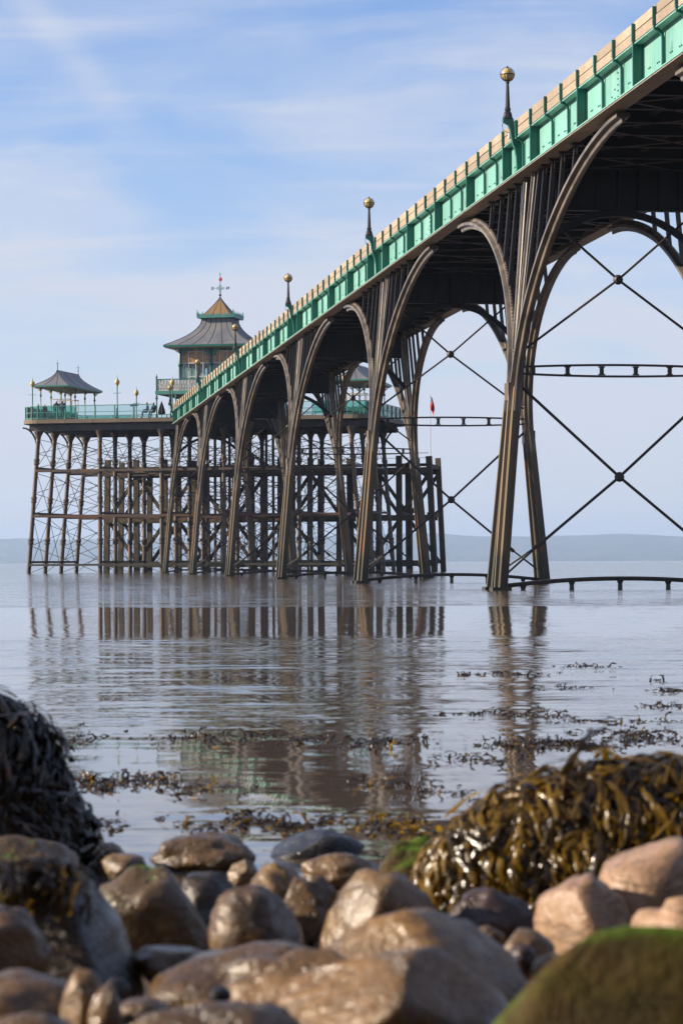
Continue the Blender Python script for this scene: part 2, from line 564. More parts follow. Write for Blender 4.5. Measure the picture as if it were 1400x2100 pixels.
def rock_material(name, c1, c2, c3, rough=0.42, algae=0.0, pits=0.25, alg_lo=0.45, alg_hi=0.62, spec=0.5):
    k = NT(name)
    P = k.pos((1, 1, 1))
    n1 = k.noise(P, 6, 4, 0.55, 0.6)
    n2 = k.noise(P, 17, 5, 0.6)
    n3 = k.noise(P, 60, 4, 0.6)
    c = k.mix(k.ramp(n1, 0.32, 0.68), c1, c2)
    c = k.mix(k.math('MULTIPLY', k.ramp(n2, 0.5, 0.72), 0.75), c, c3)
    c = k.mix(k.math('MULTIPLY', k.ramp(n3, 0.58, 0.72), pits), c, (c3[0] * 0.5, c3[1] * 0.5, c3[2] * 0.5))
    vein = k.noise(k.pos((1, 1, 2.2), (0.5, 0.3, 0.2)), 4.5, 6, 0.6, 1.2)
    vein = k.ramp(k.math('ABSOLUTE', k.math('SUBTRACT', vein, 0.5)), 0.03, 0.004)
    c = k.mix(k.math('MULTIPLY', vein, 0.55), c, (c3[0] * 0.35, c3[1] * 0.35, c3[2] * 0.35))
    rn = k.n('ShaderNodeObjectInfo').outputs['Random']
    c = k.mix(k.math('MULTIPLY', rn, 0.35), c, c2)
    r = k.math('ADD', k.math('MULTIPLY', k.ramp(n2, 0.35, 0.65), 0.30), rough - 0.15)
    if algae:
        nz = k.n('ShaderNodeSeparateXYZ')
        k.t.links.new(k.n('ShaderNodeNewGeometry').outputs['Normal'], nz.inputs[0])
        na = k.math('MULTIPLY', k.ramp(nz.outputs[2], 0.35, 0.85), k.ramp(k.noise(P, 9, 5, 0.6), alg_lo, alg_hi))
        c = k.mix(k.math('MULTIPLY', na, algae), c, k.mix(n3, (0.030, 0.080, 0.005), (0.085, 0.15, 0.012)))
        r = k.math('ADD', r, k.math('MULTIPLY', na, 0.2))
    n4 = k.noise(P, 150, 3, 0.6)
    b1 = k.bump(k.math('ADD', k.math('SUBTRACT', k.math('MULTIPLY', n2, 0.6), k.math('MULTIPLY', vein, 0.25)), k.math('ADD', k.math('MULTIPLY', n3, 0.35), k.math('MULTIPLY', n4, 0.12))), 0.022, 0.55)
    return k.finish(k.principled(Base_Color=c, Roughness=r, Normal=b1, Specular_IOR_Level=spec))


M['rock_tan'] = rock_material('tan_sea_rock', (0.175, 0.102, 0.042), (0.085, 0.05, 0.022), (0.25, 0.15, 0.052), 0.34)
M['rock_brown'] = rock_material('brown_sea_rock', (0.055, 0.03, 0.013), (0.125, 0.072, 0.03), (0.026, 0.015, 0.008), 0.30)
M['rock_dark'] = rock_material('dark_wet_rock', (0.014, 0.009, 0.005), (0.032, 0.02, 0.011), (0.07, 0.044, 0.02), 0.26)
M['rock_pale'] = rock_material('pale_pink_rock', (0.33, 0.2, 0.118), (0.21, 0.122, 0.064), (0.2, 0.115, 0.042), 0.45, 0, 0.35)
M['rock_gold'] = rock_material('golden_brown_rock', (0.215, 0.115, 0.034), (0.085, 0.048, 0.018), (0.26, 0.16, 0.08), 0.32)
M['rock_black'] = rock_material('black_glossy_rock', (0.0131, 0.0131, 0.0148), (0.0246, 0.0230, 0.0230), (0.0410, 0.0369, 0.0328), 0.2, 0, 0.1, 0.45, 0.62, 0.3)
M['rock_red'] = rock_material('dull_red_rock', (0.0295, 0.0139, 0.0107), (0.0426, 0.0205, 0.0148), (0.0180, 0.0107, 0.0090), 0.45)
M['rock_green'] = rock_material('algae_covered_rock', (0.06, 0.04, 0.012), (0.035, 0.023, 0.008), (0.085, 0.056, 0.018), 0.75, 1.0, 0.2, 0.40, 0.60, 0.12)
M['rock_tuft'] = rock_material('rock_with_algae_tufts', (0.14, 0.086, 0.036), (0.058, 0.036, 0.016), (0.21, 0.125, 0.042), 0.34, 0.9, 0.3, 0.55, 0.66)

gm = MB()
gx = [-9 + 18 * i / 90 for i in range(91)]
gy = [-6 + 22 * j / 110 for j in range(111)]
gm.v = [(x, y, ground_z(x, y)) for y in gy for x in gx]
gm.f = [(j * 91 + i, j * 91 + i + 1, (j + 1) * 91 + i + 1, (j + 1) * 91 + i) for j in range(110) for i in range(90)]
tag(gm.build('beach', M['rock_brown'], None, 'all'), 'wet brown foreshore under the boulders', kind='structure')


bk = MB()
by = [(-1.6, 0.5), (-3.2, 2.6), (-5.5, 6.5), (-9, 10), (-40, 13)]
bxs = [-160 + 8 * i for i in range(41)]
for y, z in by:
    for x in bxs:
        q_ = noise.noise((x * 0.08, y * 0.2, 5))
        bk.v.append((x, y + 0.8 * q_ * (y < -3), z * (1 + 0.2 * q_) if y < -2 else -0.3))
for j in range(4):
    for i in range(40):
        bk.f.append((j * 41 + i, j * 41 + i + 1, (j + 1) * 41 + i + 1, (j + 1) * 41 + i))
tag(bk.build('sky_blocking_bank', M['rock_dark'], None, 'all'), 'unseen rocky bank added behind the beach to block sky light', kind='structure')  # added behind the camera to keep sky light off the boulder fronts


def far_coast():
    k = NT('far_hillside')
    n1 = k.noise(k.pos((1, 1.5, 1)), 0.0035, 5, 0.6)
    n2 = k.noise(k.pos((1, 1.2, 1)), 0.012, 3, 0.6)
    c = k.mix(k.ramp(n1, 0.4, 0.6), (0.05, 0.065, 0.04), (0.016, 0.024, 0.016))
    c = k.mix(k.math('MULTIPLY', k.ramp(n2, 0.52, 0.58), 0.7), c, (0.13, 0.12, 0.075))
    m = k.finish(k.principled(Base_Color=c, Roughness=0.95))
    prof = [(-60, 112), (0, 110), (60, 108), (110, 106), (200, 105), (340, 105), (500, 108), (700, 118), (830, 124), (890, 122), (970, 108), (1040, 108),
            (1100, 112), (1200, 113), (1270, 119), (1330, 112), (1400, 104), (1480, 98)]
    g = MB()
    nx, ny = 260, 26
    for j in range(ny):
        t = j / (ny - 1)
        Y = 11400 + 3400 * t
        env = [(0, -0.02), (0.04, 0.12), (0.2, 0.35), (0.42, 0.62), (0.68, 1.0), (0.85, 0.85), (1, 0.4)]
        for (a, va), (b, vb) in zip(env, env[1:]):
            if a <= t <= b:
                e = va + (vb - va) * (t - a) / (b - a)
        for i in range(nx):
            px = -1400 + 4200 * i / (nx - 1)
            X = (px - 700) / FPX * Y
            h = prof[0][1] if px < prof[0][0] else prof[-1][1]
            for (a, va), (b, vb) in zip(prof, prof[1:]):
                if a <= px <= b:
                    h = va + (vb - va) * (px - a) / (b - a)
            z = e * h * 1.17 * (1 + 0.10 * noise.noise((X * 0.002, Y * 0.002, 3)) * (1 - 0.7 * (t > 0.6))) + 5 * noise.noise((X * 0.01, Y * 0.006, 1)) * min(1, t * 8)
            g.v.append((X, Y, z))
    g.f = [(j * nx + i, j * nx + i + 1, (j + 1) * nx + i + 1, (j + 1) * nx + i) for j in range(ny - 1) for i in range(nx - 1)]
    tag(g.build('hills', m, None, 'all'), 'long low blue hills on the far shore', kind='structure')


far_coast()

# ------------------------------------------------------------------ pier frame
PHI = 0.1336
PX, PY = 5.8344, 84.16
ZB = 13.13                         # underside of the parapet girders above the water
SPAN = 30.5
W = 5.9                            # width between girders
BAY = SPAN / 14


def support(n):
    return (PX - math.sin(PHI) * SPAN * n, PY + math.cos(PHI) * SPAN * n, 0)


# ---- one span: girders with riveted panels, straps, boards, cross beams
def rivet_mesh(kind):
    b = MB()
    dots = [(0.45, 0.32), (0.62, 0.32), (1.35, 0.34), (1.5, 0.34), (0.35, 0.10), (1.2, 0.10)] if kind == 0 else \
           [(0.5, 0.2), (0.5, 0.36), (0.5, 0.52), (0.5, 0.68), (0.5, 0.84), (0.85, 0.2), (0.85, 0.45), (1.2, 0.3), (1.5, 0.12)]
    for y, z in dots:
        b.box(-0.035, -0.012, y, y + 0.075, z, z + 0.03)
    return b.mesh('bolts', M['green_dark'])


def span_template(root):
    panel = MB().box(-0.012, 0.012, 0.035, BAY - 0.035, ZB + 0.03, ZB + 1.10).mesh('web_panel', M['green'])
    bolts = [rivet_mesh(0), rivet_mesh(1)]
    for q in bolts:
        q.transform(Matrix.Translation((0, 0.1, ZB + 0.03)))
    # thin strap: up the web, out over the flange, up the boards
    path = [(-0.07, 0, ZB + 0.02), (-0.07, 0, ZB + 0.86), (-0.09, 0, ZB + 0.96), (-0.18, 0, ZB + 1.05), (-0.275, 0, ZB + 1.10), (-0.30, 0, ZB + 1.20), (-0.30, 0, ZB + 1.64)]
    sec = [(-0.035, -0.045), (0.035, -0.045), (0.035, 0.045), (-0.035, 0.045)]
    strap = MB().sweep(path, sec, (0, 1, 0)).mesh('strap', M['green_dark'])
    stop = MB().sweep(path[3:], sec, (0, 1, 0)).mesh('strap', M['green_dark'])
    wide = MB().box(-0.305, -0.012, -0.02, 0.02, ZB + 0.012, ZB + 1.10).box(-0.312, -0.28, -0.04, 0.04, ZB + 0.012, ZB + 1.10)
    wide.box(-0.06, -0.014, -0.06, 0.06, ZB + 0.015, ZB + 1.10)
    wide = wide.mesh('wide_stiffener', M['green_dark'])
    boards = []
    for q in range(5):
        rnd = random.Random(q)
        b = MB()
        for z0, z1 in ((ZB + 1.18, ZB + 1.425),):
            b.box(-0.25, -0.205, 0.006, BAY - 0.006, z0, z1)
        boards.append(b.mesh('parapet_board', M['board']))
    rnd = random.Random(3)
    for k in range(14):
        y = k * BAY
        p = inst('web_panel', panel, root, (0, y, 0))
        inst('bolts', bolts[1 if k == 8 else 0], p)
        if k in (1, 4, 7, 10, 13):
            inst('wide_stiffener', wide, root, (0, y, 0))
            inst('strap', stop, root, (0, y, 0))
        else:
            inst('strap', strap, root, (0, y, 0))
        for lev in (0, 1):
            inst('parapet_board', boards[rnd.randrange(5)], root, (rnd.uniform(-0.008, 0.008), y, lev * 0.275 + rnd.uniform(-0.006, 0.006)),
                 (rnd.uniform(-0.003, 0.003), 0, rnd.uniform(-0.003, 0.003)))
    MB().box(-0.27, 0.22, 0, SPAN, ZB + 1.105, ZB + 1.14).box(-0.014, 0.014, 0, SPAN, ZB + 1.02, ZB + 1.1).build('top_flange', M['green'], root)
    MB().box(-0.32, 0.26, 0, SPAN, ZB - 0.025, ZB + 0.010).build('bottom_flange', M['green'], root)
    s = MB().box(-0.292, 0.252, 0, SPAN, ZB - 0.06, ZB - 0.027)
    s.build('soffit_plate', M['soffit'], root)
    MB().box(-0.20, -0.12, 0, SPAN, ZB + 1.69, ZB + 1.73).build('parapet_cap', M['board'], root)
    # far girder, seen from inside
    f = MB().box(W - 0.012, W + 0.012, 0, SPAN, ZB + 0.012, ZB + 1.10).box(W - 0.26, W + 0.24, 0, SPAN, ZB + 1.105, ZB + 1.14)
    f.box(W - 0.26, W + 0.26, 0, SPAN, ZB - 0.025, ZB + 0.010)
    f.build('far_girder', M['soffit'], root)
    g = MB().prism([(W - 0.014, ZB + 0.012), (W - 0.42, ZB + 0.012), (W - 0.42, ZB + 0.10), (W - 0.06, ZB + 0.42), (W - 0.014, ZB + 0.42)], 'y', -0.03, 0.03).mesh('gusset', M['soffit'])
    for k in range(14):
        inst('gusset', g, root, (0, k * BAY + 0.5 * BAY - 0.2, 0))
    MB().box(W + 0.16, W + 0.205, 0, SPAN, ZB + 1.18, ZB + 1.43).box(W + 0.16, W + 0.205, 0, SPAN, ZB + 1.44, ZB + 1.69).build('far_parapet', M['board'], root)
    # floor
    MB().box(0.02, W - 0.02, 0, SPAN, ZB + 0.36, ZB + 0.43).build('deck_planks', M['deck'], root)
    cb = MB().ibeam((0.03, 0, ZB + 0.17), (W - 0.03, 0, ZB + 0.17), 0.22, 0.36, 0.02, (0, 0, 1)).mesh('cross_beam', M['iron_dark'])
    for k in range(14):
        inst('cross_beam', cb, root, (0, k * BAY + 0.5 * BAY, 0))
    d = MB()
    for k in range(7):
        d.bar((0.1, k * SPAN / 7, ZB + 0.0), (W - 0.1, (k + 1) * SPAN / 7, ZB + 0.0), 0.12, 0.02)
        d.bar((W - 0.1, k * SPAN / 7, ZB - 0.025), (0.1, (k + 1) * SPAN / 7, ZB - 0.025), 0.12, 0.02)
    d.build('wind_brace', M['rod'], root)
    j = MB()
    for x in (1.6, 2.95, 4.3):
        j.box(x - 0.09, x + 0.09, 0, SPAN, ZB + 0.2, ZB + 0.355)
    j.build('joist', M['deck'], root)


span_labels = {
    -1: 'green girder span with plank parapet running out of frame at top right',
    0: 'green girder span between the two nearest gold lamps, right of centre',
    1: 'green girder span between second and third gold lamps from the right',
    2: 'green girder span between third and fourth gold lamps, below a walker',
    3: 'green girder span crossing in front of the pagoda-roofed pavilion',
    4: 'farthest green girder span, ending at the pier head deck'}
first_span = None
for n in range(-1, 5):
    if first_span is None:
        first_span = thing('pier_span', span_labels[n], 'pier span', support(n), PHI, 'spans of the pier walkway')
        span_template(first_span)
        r_ = first_span
    else:
        r_ = copy_tree(first_span)
    r_.location = support(n)
    r_['label'] = span_labels[n]

# ---- trestles
def rail_section(w=0.2, h=0.15):
    half = [(w, 0.012), (w * 0.93, 0.03), (w * 0.45, 0.05), (w * 0.27, h), (-w * 0.27, h), (-w * 0.45, 0.05), (-w * 0.93, 0.03), (-w, 0.012)]
    return half + [(a, -b) for a, b in half[::-1]]


def leg_x(z):
    return -1.0 + 1.2 * z / ZB


ARCH_A, ARCH_Z0 = 11.9, 6.2


def arch_z(y):
    y = abs(y)
    u = 1 - min(1, max(0, (y - 0.28) / ARCH_A))
    return ARCH_Z0 + (ZB - 0.2 - ARCH_Z0) * (1 - u ** 1.85) ** (1 / 1.95)


def trestle_template(root):
    for side in (0, 1):
        fx = (lambda z: leg_x(z)) if side == 0 else (lambda z: W - leg_x(z))
        sg = 1 if side == 0 else -1
        for d in (-1, 1):
            # lower leg
            b = MB()
            pts = [(fx(z), d * (0.62 - 0.34 * max(0, z) / 6.2), z) for z in (-1.2, 0, 2, 4, 6.35)]
            b.sweep(pts, rail_section(0.22, 0.17), (0, 1, 0))
            lg = b.build('leg', M['leg'], root, 30)
            fb = MB().box(fx(0) - 0.30, fx(0) + 0.30, d * 0.62 - 0.28, d * 0.62 + 0.28, -1.0, 0.10)
            fb.build('foot', M['leg'], lg)
            # arch rib
            b = MB()
            pts = [(fx(5.6) + 0.0, d * 0.30, 5.6)]
            m = 26
            for i in range(m + 1):
                u = i / m
                y = 0.28 + ARCH_A * (1 - math.cos(u * math.pi / 2)) if u < 1 else 0.28 + ARCH_A
                z = arch_z(y)
                pts.append((fx(z), d * y, z))
            pts = [p for i, p in enumerate(pts) if i == 0 or (Vector(p) - Vector(pts[i - 1])).length > 0.02]
            b.sweep(pts, rail_section(0.2, 0.16), (1, 0, 0) if False else None) if False else None
            sec = [(b_ * 1.15, a_ * 0.95) for a_, b_ in rail_section(0.21, 0.16)][::-1]
            vs, m2 = [], len(sec)
            for i, p in enumerate(pts):
                T = (Vector(pts[min(i + 1, len(pts) - 1)]) - Vector(pts[max(i - 1, 0)])).normalized()
                A = Vector((1, 0, 0))
                A = (A - T * A.dot(T)).normalized()
                B = T.cross(A)
                vs += [Vector(p) + A * a_ + B * b_ for a_, b_ in sec]
            fs = [(i * m2 + j, i * m2 + (j + 1) % m2, (i + 1) * m2 + (j + 1) % m2, (i + 1) * m2 + j) for i in range(len(pts) - 1) for j in range(m2)]
            fs += [tuple(range(m2))[::-1], tuple((len(pts) - 1) * m2 + j for j in range(m2))]
            b.add(vs, fs)
            # stiffening web outside the curve
            ar = b.build('arch_rib', M['arch'], root, 30)
            rv = MB()
            for i in range(2, len(pts) - 2):
                a0, a1 = Vector(pts[i]), Vector(pts[i + 1])
                for q in (0.0, 0.33, 0.66):
                    c = a0.lerp(a1, q)
                    Tn = (a1 - a0).normalized()
                    Nn = Vector((0, -Tn.z, Tn.y))
                    c = c + Nn * (0.175 if Nn.z * 1.0 > 0 else -0.175)
                    for sx in (-0.03, 0.03):
                        rv.box(c.x + sx - 0.02, c.x + sx + 0.02, c.y - 0.028, c.y + 0.028, c.z - 0.028, c.z + 0.028)
            rv.build('rivets', M['rust_beam'], ar)['kind'] = 'stuff'
            # centre struts
            b = MB()
            b.sweep([(fx(7.6), d * 0.22, 7.6), (fx(9.4), d * 0.34, 9.4), (fx(ZB - 0.06), d * 0.62, ZB - 0.06)], rail_section(0.13, 0.09), (0, 1, 0))
            b.build('strut', M['arch'], root, 30)
            b = MB()
            b.bar((fx(8.6), d * 0.62, 8.6), (fx(ZB - 0.06), d * 1.25, ZB - 0.06), 0.10, 0.12, (0, 1, 0))
            b.build('strut', M['iron'], root)
            for y, w in ((2.1, 0.15), (3.3, 0.14), (4.7, 0.14), (6.4, 0.13)):
                z0 = arch_z(y) + 0.02
                b = MB()
                b.ibeam((fx(z0), d * (y - 0.0), z0), (fx(ZB - 0.06), d * y, ZB - 0.062), 0.13, w, 0.03, (0, 1, 0))
                b.box(fx(ZB) - 0.17, fx(ZB) + 0.17, d * y - 0.14, d * y + 0.14, ZB - 0.14, ZB - 0.064)
                b.prism([(d * y - 0.22, ZB - 0.142), (d * y + 0.22, ZB - 0.142), (d * y + 0.07, ZB - 0.4), (d * y - 0.07, ZB - 0.4)], 'x', fx(ZB) - 0.02, fx(ZB) + 0.02)
                b.build('spandrel_post', M['iron'], root)
        # splice plates where legs meet the ribs
        b = MB()
        for z in (6.25,):
            b.box(fx(z) - 0.228, fx(z) + 0.228, -0.33, 0.33, z - 0.30, z + 0.25)
        b.build('splice_plate', M['leg'], root)
        # web plate tying the two rails of the leg together
        b = MB()
        b.prism([(-0.28, 1.5), (0.28, 1.5), (0.12, 9.2), (-0.12, 9.2)], 'x', -0.02, 0.02)
        me = b.mesh('tie_plate', M['iron_dark'])
        for v in me.vertices:
            v.co.x += fx(v.co.z)
        inst('tie_plate', me, root)
    # transverse frame
    b = MB().box(0.28, W - 0.28, -0.03, 0.03, ZB - 1.15, ZB + 0.34).box(0.28, W - 0.28, -0.16, 0.16, ZB - 1.18, ZB - 1.152)
    for k in range(1, 8):
        b.box(0.28 + k * 0.667 - 0.02, 0.28 + k * 0.667 + 0.02, -0.13, 0.13, ZB - 1.15, ZB + 0.3)
    b.build('diaphragm', M['iron_dark'], root)
    b = MB()
    pts = []
    for i in range(21):
        t = i / 20
        x = 0.1 + (W - 0.2) * t
        pts.append((x, 0.0, ZB - 2.75 + 1.5 * (1 - abs(2 * t - 1) ** 2.2)))
    b.sweep(pts, [(-0.09, -0.11), (0.09, -0.11), (0.09, -0.06), (0.03, -0.06), (0.03, 0.11), (-0.03, 0.11), (-0.03, -0.06), (-0.09, -0.06)], (0, 0, 1))
    b.build('cross_arch', M['iron_dark'], root)
    # rods
    def xbrace(z0, z1, zk, in0, in1, r, fork):
        cx = W / 2
        kn = (cx, 0, zk)
        for xs_ in (0, 1):
            for zz, ii in ((z0, in0), (z1, in1)):
                x = leg_x(zz) + ii
                x = x if xs_ == 0 else W - x
                b = MB()
                if fork and zz == z0:
                    f0 = Vector(kn).lerp(Vector((x, 0, zz)), 0.72)
                    b.tube([kn, f0], r, 6)
                    b.tube([f0 + Vector((0, 0, 0)), (x, -0.3, zz)], r * 0.7, 6)
                    b.tube([f0 + Vector((0, 0, 0)), (x, 0.3, zz + 0.12)], r * 0.7, 6)
                    b.tube([f0 + (Vector(kn) - f0) * 0.06, f0 + (f0 - Vector(kn)) * 0.03], r * 1.7, 6)
                else:
                    b.tube([kn, (x, 0, zz)], r, 6)
                b.build('tie_rod', M['rod'], root, 50)
        b = MB()
        n_ = 10
        prof = [(0.02, -0.13), (0.1, -0.12), (0.15, -0.06), (0.165, 0.0), (0.15, 0.06), (0.1, 0.12), (0.02, 0.13)]
        b.lathe(prof, 0, 0, n_)
        me = b.mesh('knot', M['rod'], 30)
        me.transform(Matrix.Translation(kn) @ Matrix.Rotation(math.pi / 2, 4, 'X'))
        inst('knot', me, root)
    xbrace(7.45, 12.1, 9.78, 0.1, 0.15, 0.042, False)
    xbrace(0.55, 6.5, 3.55, 0.25, 0.1, 0.05, True)
    # cambered double beam
    for s_ in (1, -1):
        b = MB()
        pts = []
        x0, x1 = leg_x(6.9) + 0.05, W - leg_x(6.9) - 0.05
        for i in range(17):
            t = i / 16
            pts.append((x0 + (x1 - x0) * t, 0, 6.9 + s_ * (0.10 + 0.08 * (1 - (2 * t - 1) ** 2))))
        b.sweep(pts, [(-0.09, -0.03), (0.09, -0.03), (0.09, 0.03), (-0.09, 0.03)], (0, 0, 1))
        b.build('beam_chord', M['rod'], root)
    for i in range(6):
        x = x0 + (x1 - x0) * (0.08 + 0.168 * i)
        MB().box(x - 0.06, x + 0.06, -0.05, 0.05, 6.80, 7.0).box(x - 0.1, x + 0.1, -0.052, 0.052, 6.765, 6.80).box(x - 0.1, x + 0.1, -0.052, 0.052, 7.0, 7.035).build('beam_spacer', M['rod'], root)
    # foot beam just above the water
    b = MB()
    pts = []
    x0, x1 = leg_x(0.2) + 0.05, W - leg_x(0.2) - 0.05
    for i in range(17):
        t = i / 16
        pts.append((x0 + (x1 - x0) * t, 0, 0.14 + 0.24 * (1 - (2 * t - 1) ** 2)))
    b.sweep(pts, [(-0.14, -0.03), (0.14, -0.03), (0.14, 0.035), (-0.14, 0.035)], (0, 0, 1))
    b.sweep([(p[0], 0, p[2] - 0.05) for p in pts], [(-0.05, -0.05), (0.05, -0.05), (0.05, 0.02), (-0.05, 0.02)], (0, 0, 1))
    b.build('foot_beam', M['iron'], root)
    for i in range(5):
        t = 0.1 + 0.2 * i
        x = x0 + (x1 - x0) * t
        z = 0.08 + 0.24 * (1 - (2 * t - 1) ** 2)
        MB().lathe([(0.07, -0.6), (0.08, 0.0), (0.075, z - 0.12), (0.12, z - 0.02), (0.12, z)], x, 0, 8).build('beam_stub', M['iron'], root)


trestle_labels = {
    -1: 'iron trestle mostly beyond the right edge, feeding arches in at top right',
    0: 'nearest iron trestle with large X-bracing at the right edge',
    1: 'second iron trestle from the right, its far leg beside the nearest trestle leg',
    2: 'third iron trestle from the right, standing before the timber landing stage end',
    3: 'fourth iron trestle from the right, below the third lamp from the head',
    4: 'fifth iron trestle from the right, below the far side of the pavilion',
    5: 'farthest iron trestle, where the green girders meet the pier head'}
first_tr = None
for n in range(-1, 6):
    if first_tr is None:
        first_tr = thing('pier_trestle', trestle_labels[n], 'trestle', support(n), PHI, 'iron trestles carrying the walkway')
        trestle_template(first_tr)
        r_ = first_tr
    else:
        r_ = copy_tree(first_tr)
    r_.location = support(n)
    r_['label'] = trestle_labels[n]


# ---- parapet lamps
def lamp_template(root):
    LX, LY = -0.48, 0.42
    poly = [(-0.014, ZB + 0.012), (-0.27, ZB + 0.012), (-0.25, ZB + 0.08), (-0.20, ZB + 0.14), (-0.22, ZB + 0.55), (-0.27, ZB + 0.8), (-0.345, ZB + 1.0), (-0.385, ZB + 1.2), (-0.42, ZB + 1.42),
            (-0.48, ZB + 1.56), (-0.64, ZB + 1.66), (-0.64, ZB + 1.75), (-0.31, ZB + 1.75), (-0.28, ZB + 1.3), (-0.275, ZB + 1.15), (-0.014, ZB + 1.09)]
    MB().prism(poly, 'y', LY - 0.09, LY + 0.09).build('bracket', M['green_dark'], root)
    z = ZB + 1.752
    MB().lathe([(0.165, z), (0.17, z + 0.04), (0.15, z + 0.06), (0.13, z + 0.18), (0.085, z + 0.24), (0.10, z + 0.28), (0.10, z + 0.33), (0.075, z + 0.36)], LX, LY, 8).build('pedestal', M['iron_dark'], root)
    MB().lathe([(0.078, z + 0.36), (0.072, z + 0.5), (0.05, z + 1.05), (0.045, z + 1.12), (0.065, z + 1.14), (0.06, z + 1.18), (0.075, z + 1.2)], LX, LY, 10).build('post', M['iron_dark'], root, 30)
    c = 16.29
    prof = [(0.205 * math.sin(t), c - 0.205 * math.cos(t)) for t in [0.35 + (math.pi - 0.37) * i / 14 for i in range(15)]]
    g = MB().lathe(prof, LX, LY, 20).build('globe', M['gold'], root, 'all')
    b = MB()
    for k in range(16):                      # fluted lower cup
        a = 2 * math.pi * k / 16
        pts = []
        for i in range(6):
            t = 0.4 + 1.1 * i / 5
            pts.append((LX + 0.208 * math.sin(t) * math.cos(a), LY + 0.208 * math.sin(t) * math.sin(a), c - 0.208 * math.cos(t)))
        b.tube(pts, 0.014, 4)
    b.build('fluting', M['gold'], g)
    MB().torus((LX, LY, c), 0.225, 0.012, 'z').build('cage_ring', M['iron_dark'], root)
    MB().torus((LX, LY, c), 0.228, 0.009, 'y').torus((LX, LY, c), 0.228, 0.009, 'x').build('cage_hoop', M['iron_dark'], root)
    MB().lathe([(0.02, c + 0.2), (0.03, c + 0.24), (0.01, c + 0.28)], LX, LY, 8).build('finial', M['iron_dark'], root)
    MB().box(-0.38, -0.255, LY + 0.3, LY + 0.5, ZB + 1.2, ZB + 1.38).build('junction_box', M['white'], root)
    cab = [(-0.5, LY + 0.1, ZB + 1.75), (-0.62, LY + 0.2, ZB + 1.6), (-0.58, LY + 0.3, ZB + 1.45), (-0.36, LY + 0.4, ZB + 1.36), (-0.3, LY + 0.4, ZB + 1.2), (-0.3, LY + 0.1, ZB + 0.98), (-0.2, LY - 0.4, ZB + 1.05)]
    MB().tube(cab, 0.011, 5).build('cable', M['iron_dark'], root)


lamp_labels = ['gold globe lamp nearest the camera, above the right-hand trestle', 'second gold globe lamp from the right on the parapet',
               'third gold globe lamp from the right, against plain sky', 'gold globe lamp overlapping the right slope of the pavilion roof',
               'gold globe lamp in front of the pavilion windows', 'gold globe lamp at the pier head end, below the white balcony']
first_lamp = None
for n in range(6):
    if first_lamp is None:
        first_lamp = thing('parapet_lamp', lamp_labels[0], 'lamp', support(0), PHI, 'gold globe lamps along the parapet')
        lamp_template(first_lamp)
        r_ = first_lamp
    else:
        r_ = copy_tree(first_lamp)
    r_.location = support(n)
    r_['label'] = lamp_labels[n]

# ------------------------------------------------------------------ pier head
HX, HY, HROT = -28.7, 239.0, -0.227
HL, HD, HZ = 32.2, 16.2, 13.7                  # length, depth, deck height


def head(p, q, z=0.0):
    c, s = math.cos(HROT), math.sin(HROT)
    return Vector((HX + p * c - q * s, HY + p * s + q * c, z))


def head_thing(name, label, cat, p, q, z=0.0, rz=0.0, group=None):
    return thing(name, label, cat, head(p, q, z), HROT + rz, group)


ph = head_thing('pier_platform', 'broad pier head platform on rusty iron columns at the seaward end', 'pier head', 0, 0)


def round_rect(x0, x1, y0, y1, r, n=6):
    out = []
    for cx, cy, a0 in ((x1 - r, y0 + r, -90), (x1 - r, y1 - r, 0), (x0 + r, y1 - r, 90), (x0 + r, y0 + r, 180)):
        for i in range(n + 1):
            a = R(a0 + 90 * i / n)
            out.append((cx + r * math.cos(a), cy + r * math.sin(a)))
    return out


MB().prism(round_rect(0, HL, 0, HD, 1.7), 'z', HZ - 0.06, HZ).build('deck', M['deck'], ph)
rr = round_rect(0, HL, 0, HD, 1.7)
edge_pts = []
for i in range(len(rr)):
    a, b = Vector(rr[i]), Vector(rr[(i + 1) % len(rr)])
    L_ = (b - a).length
    m = max(1, round(L_ / 2.6))
    for j in range(m):
        edge_pts.append((a.lerp(b, j / m), a.lerp(b, (j + 1) / m)))
for a, b in edge_pts:
    d = (b - a).normalized()
    gap = 0.012 if (b - a).length > 1 else 0
    MB().bar((a.x + d.x * gap, a.y + d.y * gap, HZ - 0.17), (b.x - d.x * gap, b.y - d.y * gap, HZ - 0.17), 0.10, 0.36, (0, 0, 1)).build('edge_board', M['edge'], ph)
ug = MB()
for q in (0.8, 5.2, 9.6, 14.0):
    MB().ibeam((0.7, q, HZ - 0.68), (HL - 0.7, q, HZ - 0.68), 0.3, 0.62, 0.03, (0, 0, 1)).build('main_girder', M['iron'], ph)
for i in range(12):
    p = 1.6 + 28.5 * i / 11
    MB().ibeam((p, 0.2, HZ - 0.28), (p, HD - 0.3, HZ - 0.28), 0.2, 0.34, 0.02, (0, 0, 1)).build('cross_girder', M['iron'], ph)

COLP = [1.6 + 5.7 * i for i in range(6)]
COLQ = [0.8 + 4.4 * j for j in range(4)]
CT = HZ - 0.99


def col_xy(i, j, z):
    rake = {0: -1.0, 5: 1.0}.get(i, 0.0) * (1 - z / CT)
    return Vector((COLP[i] + rake, COLQ[j], z))


